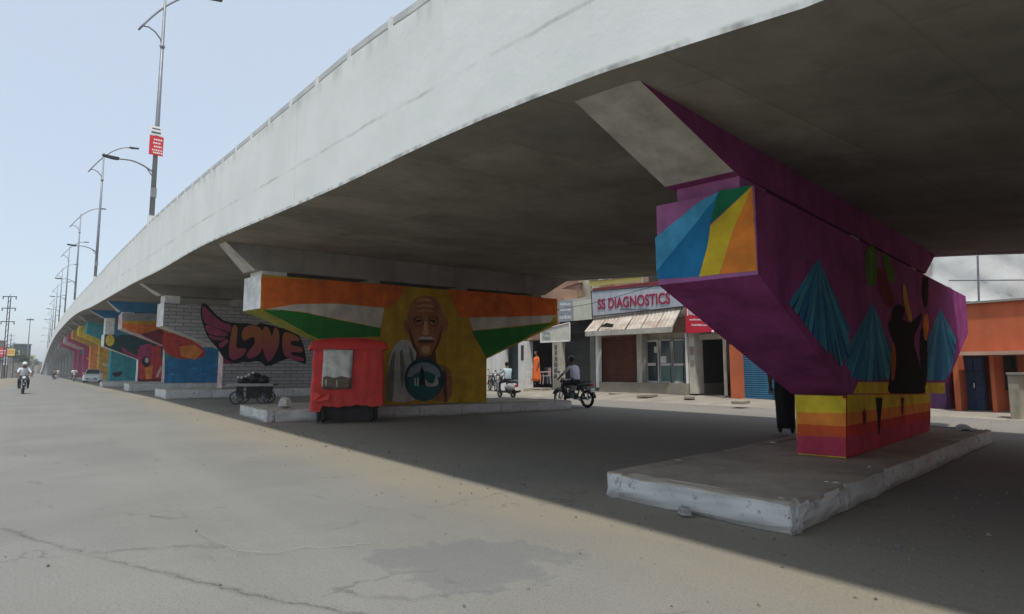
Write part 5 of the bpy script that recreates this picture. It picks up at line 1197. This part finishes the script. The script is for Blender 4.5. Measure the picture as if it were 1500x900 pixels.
car('white hatchback parked facing the camera under the edge of the flyover', (q.x-.2, q.y, 0), R(172))

# ------------------------------------------------------------------ red covered stall
st = Vector((5.95, 14.45, 0)); stall = thing('covered_stall', st, 'street stall wrapped in red tarpaulin with a clear plastic window', 'stall', None, R(-20))
M_TARP = mat('red_tarpaulin', (.62, .035, .025), rough=.5, var=.22, scale=2.5, bump=.9, bscale=7, spec=.35, streak=.25); M_PLAS = mat('cloudy_plastic_sheet', (.60, .59, .53), rough=.4, var=.3, scale=4, bump=.6, bscale=6); M_SACK = mat('brown_sacking', (.17, .13, .09), rough=.9, var=.4, scale=8, bump=.6)
rnd = random.Random(21)
def skirt(hw, hd, z0, z1, n=34, rows=16):
    ring = []
    pts = [(-hw, -hd), (hw, -hd), (hw, hd), (-hw, hd)]
    for (a, b) in zip(pts, pts[1:]+pts[:1]):
        for k in range(n): t = k/n; ring.append((a[0]+(b[0]-a[0])*t, a[1]+(b[1]-a[1])*t))
    R_ = []
    for j in range(rows):
        u = j/(rows-1); row = []
        for i, (x, y) in enumerate(ring):
            fold = .020*abs(math.sin(i*.55+u*1.6+math.sin(u*5)*.6))+.012*math.sin(i*1.15-u*4)+.014*math.sin(u*16+i*.21)*(.4+.6*math.sin(i*.13)**2)+rnd.uniform(-.004, .004); k = 1+.05*(1-u)-.02+fold*(1.3 if i > 2.6*n else .45)
            zz = z0+(z1-z0)*u
            if j == 0: zz += .02*math.sin(i*.37)+.008*math.sin(i*1.3)+rnd.uniform(-.012, .012)+(-.13 if (i < 5 or i > len(ring)-8) else 0)
            row.append((x*k, y*k, zz))
        R_.append(row)
    return R_
HW, HD = .80, .50
rs = skirt(HW, HD, .40, 1.86)
top = [[(x*f, y*f, 1.86+z) for x, y, _ in rs[-1]] for f, z in ((1.15, -.13), (1.12, -.03), (1.06, .05), (.8, .11), (.4, .16), (.02, .18))]
ob = loft(rs, closed=False); 
tb = MB(); n_ = len(rs[0])
def ringloft(rows):
    mb = MB(); n = len(rows[0])
    for r in rows: mb.v += [tuple(p) for p in r]
    for k in range(len(rows)-1):
        for i in range(n): mb.f.append([k*n+i, k*n+(i+1) % n, (k+1)*n+(i+1) % n, (k+1)*n+i]); mb.m.append(0)
    return mb
ringloft(rs).build('tarpaulin', M_TARP, stall, smooth=True); ringloft(top).build('roof_sheet', M_TARP, stall, smooth=True)
rws = []
for i in range(9):
    x = -.60+i*.085*.98; rws.append([(x+.01*math.sin(z*5), -HD-.045-.012*math.sin(i*2+z*6)-.02*(1.7-z), z) for z in [.86+.02*math.sin(i), 1.0, 1.15, 1.3, 1.45, 1.6, 1.72]])
g = loft(rws, closed=False).build('plastic_window', M_PLAS, stall, smooth=True); g.modifiers.new('t', 'SOLIDIFY').thickness = .006
rws = []
for i in range(9):
    x = -.585+i*.08; rws.append([(x, -HD-.075-.012*math.sin(i*2.3+z*9), z) for z in [.80, .9, 1.0, 1.08+.02*math.sin(i*1.5)]])
g = loft(rws, closed=False).build('sacking_strip', M_SACK, stall, smooth=True); g.modifiers.new('t', 'SOLIDIFY').thickness = .006
MB().box(-.72, .72, -.44, .44, .36, .47).build('cart_bed', mat('dark_wood', (.03, .022, .016), bump=.2), stall)
for sx_ in (-1, 1):
    for sy_ in (-1, 1):
        wh = MB().torus((0, 0, 0), .15, .045, 18, 8).build('wheel', M_RUB, stall, smooth=True); wh.location = (sx_*.55, sy_*.36, .195); MB().tube([(-.03, 0, 0), (.03, 0, 0)], .1, 10).build('hub', M_DKMET, wh)
for sx_ in (-1, 1): MB().tube([(sx_*.66, -.40, .0), (sx_*.66, -.40, .42)], .025, 6).build('leg', M_DKMET, stall)
MB().box(-.70, .70, -.38, -.34, .05, .36).build('lower_board', M_DARK, stall)
mb = MB(); mb.prism([(-.80, -.55, .50), (-.45, -.60, .56), (-.42, -.58, .70), (-.62, -.60, .66), (-.80, -.53, .78)], (0, -.02, 0)); mb.build('tarp_flap', M_TARP, stall)

# ------------------------------------------------------------------ hand cart with bundles
q = G(371, 592); ct_ = thing('hand_cart', (q.x, q.y, 0), 'wooden hand cart on spoked wheels behind the white kerb end', 'cart', None, R(-30))
M_WOOD = mat('old_wood', (.16, .13, .10), rough=.85, var=.3, scale=5, bump=.4)
for k in range(6): MB().box(-.78, .78, -.45+k*.152, -.45+k*.152+.14, .70, .735).build('plank', M_WOOD, ct_)
MB().box(-.86, .80, -.49, -.455, .67, .77).box(-.86, .80, .47, .505, .67, .77).build('side_rail', mat('pale_rail', (.34, .33, .30), var=.3), ct_)
for sx_ in (-.5, .45):
    for sy_ in (-1, 1):
        wh = MB().torus((0, 0, 0), .225, .022, 24, 8).build('wheel', M_RUB, ct_, smooth=True); wh.location = (sx_, sy_*.40, .247); wh.rotation_euler = (0, 0, R(90))
        mb = MB(); mb.tube([(-.04, 0, 0), (.04, 0, 0)], .04, 8)
        for k in range(9): a = 2*math.pi*k/9; mb.tube([(0, 0, 0), (0, .22*math.cos(a), .22*math.sin(a))], .011, 5)
        mb.build('spokes', M_STEEL, wh)
MB().tube([(-.5, -.42, .247), (-.5, .42, .247)], .02, 6).tube([(.45, -.42, .247), (.45, .42, .247)], .02, 6).build('axle', M_DKMET, ct_)
for sx_ in (-.5, .45): MB().box(sx_-.03, sx_+.03, -.36, .36, .26, .70).build('axle_frame', M_DKMET, ct_)
MB().box(-.2, .62, -.3, .3, .22, .66).build('under_box', M_DARK, ct_, bevel=.02)
M_BAG = mat('black_polythene', (.012, .014, .013), rough=.35, var=.3, scale=6, bump=.5, bscale=8)
for k, (x, y, r_, zz) in enumerate([(-.35, -.12, .22, .15), (.02, .0, .28, .24), (.36, -.05, .24, .18)]):
    c = Vector((q.x, q.y, 0))+Matrix.Rotation(R(-30), 3, 'Z') @ Vector((x, y, .735))
    f = lambda d, k=k: .95+.09*math.sin(d.x*6+k)*math.sin(d.y*5+1)+.06*math.sin(d.z*9+k*2)
    b_ = MB().ball((0, 0, zz*.86), (r_, r_*.95, zz), 16, 12, 0, f).build('bundle', M_BAG, None, smooth=True); b_.location = c
    tag(b_, ['black bundle at the left end of the hand cart, under white packets', 'tallest black bundle in the middle of the hand cart', 'black bundle at the right end of the hand cart'][k], 'bundle', 'black bundles on the hand cart')
M_PKT = mat('pale_packet', (.55, .56, .55), rough=.4, var=.2, scale=8, bump=.2)
for k, (x, y, z) in enumerate([(-.50, -.22, 1.0), (-.36, -.3, .99), (-.24, -.22, 1.03), (-.12, -.28, 1.09), (.02, -.24, 1.17)]):
    c = Vector((q.x, q.y, 0))+Matrix.Rotation(R(-30), 3, 'Z') @ Vector((x, y, z))
    f = lambda d, k=k: .92+.14*math.sin(d.x*5+k)*math.cos(d.z*4)
    b_ = MB().ball((0, 0, 0), (.06, .05, .055), 10, 7, 0, f).build('packet', M_PKT, None, smooth=True); b_.location = c
    tag(b_, ['leftmost pale packet beside the black bundles on the hand cart', 'second pale packet from the left on the black bundles', 'middle one of five pale packets on the black bundles', 'fourth pale packet from the left on the black bundles', 'topmost pale packet, against the tallest black bundle'][k], 'packet', 'pale packets on the hand cart')

# ------------------------------------------------------------------ far left side of the road
def tree(label, loc, h, r, m, seed):
    rnd = random.Random(seed); o = thing('tree', loc, label, 'tree', 'trees along the left of the road')
    mb = MB(); mb.tube([(0, 0, 0), (.1, .05, h*.3), (-.05, .1, h*.55), (.05, 0, h*.8)], [.2, .16, .11, .04], 8)
    cl = []
    for k in range(9):
        a = rnd.uniform(0, 6.28); z = h*rnd.uniform(.42, .92); rr_ = r*rnd.uniform(.3, .95)*(1.15-abs(z/h-.6)); e = Vector((rr_*math.cos(a), rr_*math.sin(a), z)); mb.tube([(0, 0, z*.65), tuple(e*.6+Vector((0, 0, z*.35))), tuple(e)], [.08, .05, .02], 5); cl.append(e)
    mb.build('trunk', mat('bark', (.10, .075, .055), bump=.4), o, smooth=True)
    lf = MB(); cl.append(Vector((0, 0, h*.93)))
    for c in cl:
        cr = r*rnd.uniform(.32, .52)
        for i in range(170):
            d = Vector((rnd.gauss(0, 1), rnd.gauss(0, 1), rnd.gauss(0, .8))).normalized()*cr*rnd.random()**.4; p = c+d; s = rnd.uniform(.10, .24)
            u = Vector((rnd.gauss(0, 1), rnd.gauss(0, 1), rnd.gauss(0, 1))).normalized(); v = u.cross(Vector((rnd.gauss(0, 1), rnd.gauss(0, 1), 1))).normalized()
            lf.add([p-u*s, p+v*s*.5, p+u*s, p-v*s*.5], [(0, 1, 2, 3)])
    tag(lf.build('crown', m, o), kind='stuff')
M_LF = mat('dusty_foliage', (.075, .10, .045), rough=.8, var=.4, scale=.8, bump=0); M_LF2 = mat('dark_foliage', (.045, .07, .035), rough=.8, var=.4, scale=.8, bump=0)
def L(px, D, z=0):   # ground position at photo column px and distance D ahead
    a = (px-750)/FPX*D; return Vector((a*math.cos(YAW)+D*math.sin(YAW), -a*math.sin(YAW)+D*math.cos(YAW), z))
for k, (px, D, h, r_, m, lab) in enumerate([(26, 128, 5.6, 2.0, M_LF2, 'dark bushy tree right of the red and yellow signs'), (33, 150, 6.2, 2.2, M_LF, 'dusty green tree just left of the tall floodlight mast'), (14, 140, 7.2, 2.6, M_LF, 'dusty green tree above the red and yellow signs'), (52, 230, 5.6, 2.6, M_LF, 'small far tree right of the tall floodlight mast')]):
    tree(lab, L(px, D), h, r_, m, 40+k)
# pole with cross arms
p = L(9, 104); up = thing('utility_pole', p, 'utility pole with cross arms at the far left of the road', 'pole')
mb = MB()
for sx_ in (-.22, .22): mb.tube([(sx_, 0, 0), (sx_*.8, 0, 14.0)], .07, 6)
for k in range(14): mb.tube([(-.22, 0, .8+k), (.2, 0, 1.5+k)], .03, 5)
mb.build('pole', M_DKMET, up)
for z in (13.9, 11.9, 9.6): MB().box(-1.1, 1.1, -.06, .06, z, z+.14).build('cross_arm', M_DKMET, up)
for z in (13.9, 11.9, 9.6):
    for x in (-1.0, 1.0): MB().tube([(x, 0, z+.1), (x, 0, z-.4)], [.05, .09], 6).build('insulator', M_DKMET, up)
up.rotation_euler = (0, 0, -YAW+R(8))
for k, (px, D, h) in enumerate([(16, 150, 10.5), (21, 180, 10.0), (27, 215, 9.8)]):
    p = L(px, D); o = thing('utility_pole', p, ['thin utility pole behind the dusty tree', 'second thin utility pole behind the trees', 'farthest thin utility pole behind the trees'][k], 'pole', 'thin poles behind the trees', -YAW)
    MB().tube([(0, 0, 0), (0, 0, h)], .09, 6).build('pole', M_STEEL, o); MB().box(-.9, .9, -.05, .05, h-.6, h-.48).build('cross_arm', M_STEEL, o); MB().box(-.7, .7, -.05, .05, h-1.6, h-1.48).build('cross_arm', M_STEEL, o)
p = L(42, 158); hm = thing('floodlight_mast', p, 'tall thin floodlight mast at the end of the left side', 'mast', None, -YAW)
MB().tube([(0, 0, 0), (0, 0, 15)], [.16, .08], 8).build('pole', M_STEEL, hm); MB().tube([(-.7, 0, 14.6), (.7, 0, 14.6)], .07, 6).build('crossbar', M_STEEL, hm)
for x in (-.7, -.25, .25, .7): MB().box(x-.17, x+.17, -.16, .16, 14.45, 14.72).build('floodlight', M_DKMET, hm)
def leftsign(px0, py0, px1, py1, D, m, label, seed, col2):
    k = D/FPX; wv = (px1-px0)*k; hv = (py1-py0)*k; zb = CAMH+(545-py1)*k; p = L((px0+px1)/2, D); o = thing('sign_board', p, label, 'sign', 'roadside sign boards on the left', -YAW)
    MB().box(-wv/2, wv/2, -.06, .06, zb, zb+hv).build('panel', m, o)
    for s in (-1, 1): MB().tube([(s*wv*.35, .12, 0), (s*wv*.35, .12, zb+hv*.9)], .06, 6).build('post', M_DKMET, o)
    mb = MB(); rn = random.Random(seed)
    for z in (.3, .6): 
        x = -wv*.4
        while x < wv*.35: q = rn.uniform(.1, .25); mb.box(x, x+q, -.075, -.065, zb+hv*z, zb+hv*(z+.14)); x += q+.08
    mb.build('lettering', col2, o)
leftsign(1, 510, 11, 523, 112, M_SIGNR, 'red roadside sign at the far left edge', 1, M_WHITE)
leftsign(11.5, 511.5, 23.5, 521.5, 114, M_YS, 'yellow roadside sign beside the red one', 2, M_SIGNR)
leftsign(25, 514, 31, 521, 128, M_SIGNC, 'small pale sign right of the yellow one', 3, M_GREYLET)
leftsign(7, 524, 15, 535, 120, mat('pale_bluish_board', (.5, .52, .56), bump=0), 'pale printed board below the red sign', 4, M_GREYLET)
leftsign(38, 520, 54, 528, 250, mat('far_cream_hoarding', (.55, .52, .33), bump=0), 'wide cream hoarding far down the road', 6, M_GREYLET)
def leftbld(px0, px1, ytop, D, m, label, seed, cat='building'):
    k = D/FPX; a = L(px0, D); wv = (px1-px0)*k; hv = CAMH+(545-ytop)*k; o = thing('roadside_building', L((px0+px1)/2, D), label, cat, None, -YAW); rn = random.Random(seed)
    dp = 7 if D < 125 else 2.2
    MB().box(-wv/2, wv/2, 0, dp, 0, hv).build('wall', m, o); MB().box(-wv/2-.2, wv/2+.2, -.5, dp+.2, hv, hv+.18).build('roof', M_CONC, o)
    n = max(1, int(wv/2.6))
    for i in range(n):
        x = -wv/2+wv*(i+.5)/n; MB().box(x-.8, x+.8, -.08, -.01, .1, 2.2).build('shutter', [M_SHG, M_SHBL, M_SHB][rn.randrange(3)], o)
        if hv > 4.5: f = MB().box(x-.6, x+.6, -.06, -.01, 3.4, 4.4).build('window', M_WHITE, o); MB().box(x-.5, x+.5, -.09, -.07, 3.5, 4.3).build('pane', M_DARK, f)
    MB().box(-wv/2, wv/2, -1.1, -.02, 2.5, 2.6).build('awning', M_TIN, o)
leftbld(-60, 6, 532, 122, M_CREAM, 'low cream shop row at the far left edge', 1); leftbld(7, 22, 527, 134, M_TANK, 'low plastered shop under the yellow sign', 2)
leftbld(20, 37, 505, 165, mat('dark_green_building', (.08, .11, .10), var=.2), 'dark green building behind the trees', 3); leftbld(38, 52, 527, 270, M_CREAM, 'far cream building at the end of the road', 4)
leftbld(50, 60, 531, 330, M_BRN, 'farthest brown building where the road ends', 5)
leftbld(-60, -2, 500, 150, M_BRN, 'two storey brown building at the left edge behind the utility pole', 7)

# the short pipe at the end of the nearest platform
rwp = []
for k in range(25):
    a = 2*math.pi*k/24; rwp.append([(.0, .14*math.cos(a), .15+.14*math.sin(a)), (.75, .14*math.cos(a), .15+.14*math.sin(a)), (.75, .10*math.cos(a), .15+.10*math.sin(a)), (.0, .10*math.cos(a), .15+.10*math.sin(a))])
rl.location = (13.0, 3.95, 0); rl.rotation_euler = (0, 0, R(200))
loft(rwp[:25]).build('barrel', M_WW, rl, smooth=True)

# ------------------------------------------------------------------ pale air between the camera and the far things
hz = MB().box(-930, 930, -330, 1230, -1.2, 21.5).build('haze', bpy.data.materials.new('thin_haze'), None)
tag(hz, None, None, None, 'stuff'); hm_ = hz.data.materials[0]; hm_.use_nodes = True; n_ = hm_.node_tree.nodes
n_.remove(n_['Principled BSDF']); pvn = n_.new('ShaderNodeVolumePrincipled'); pvn.inputs['Color'].default_value = (.86, .90, .94, 1); pvn.inputs['Density'].default_value = .0011; pvn.inputs['Anisotropy'].default_value = .2
hm_.node_tree.links.new(pvn.outputs[0], n_['Material Output'].inputs['Volume'])
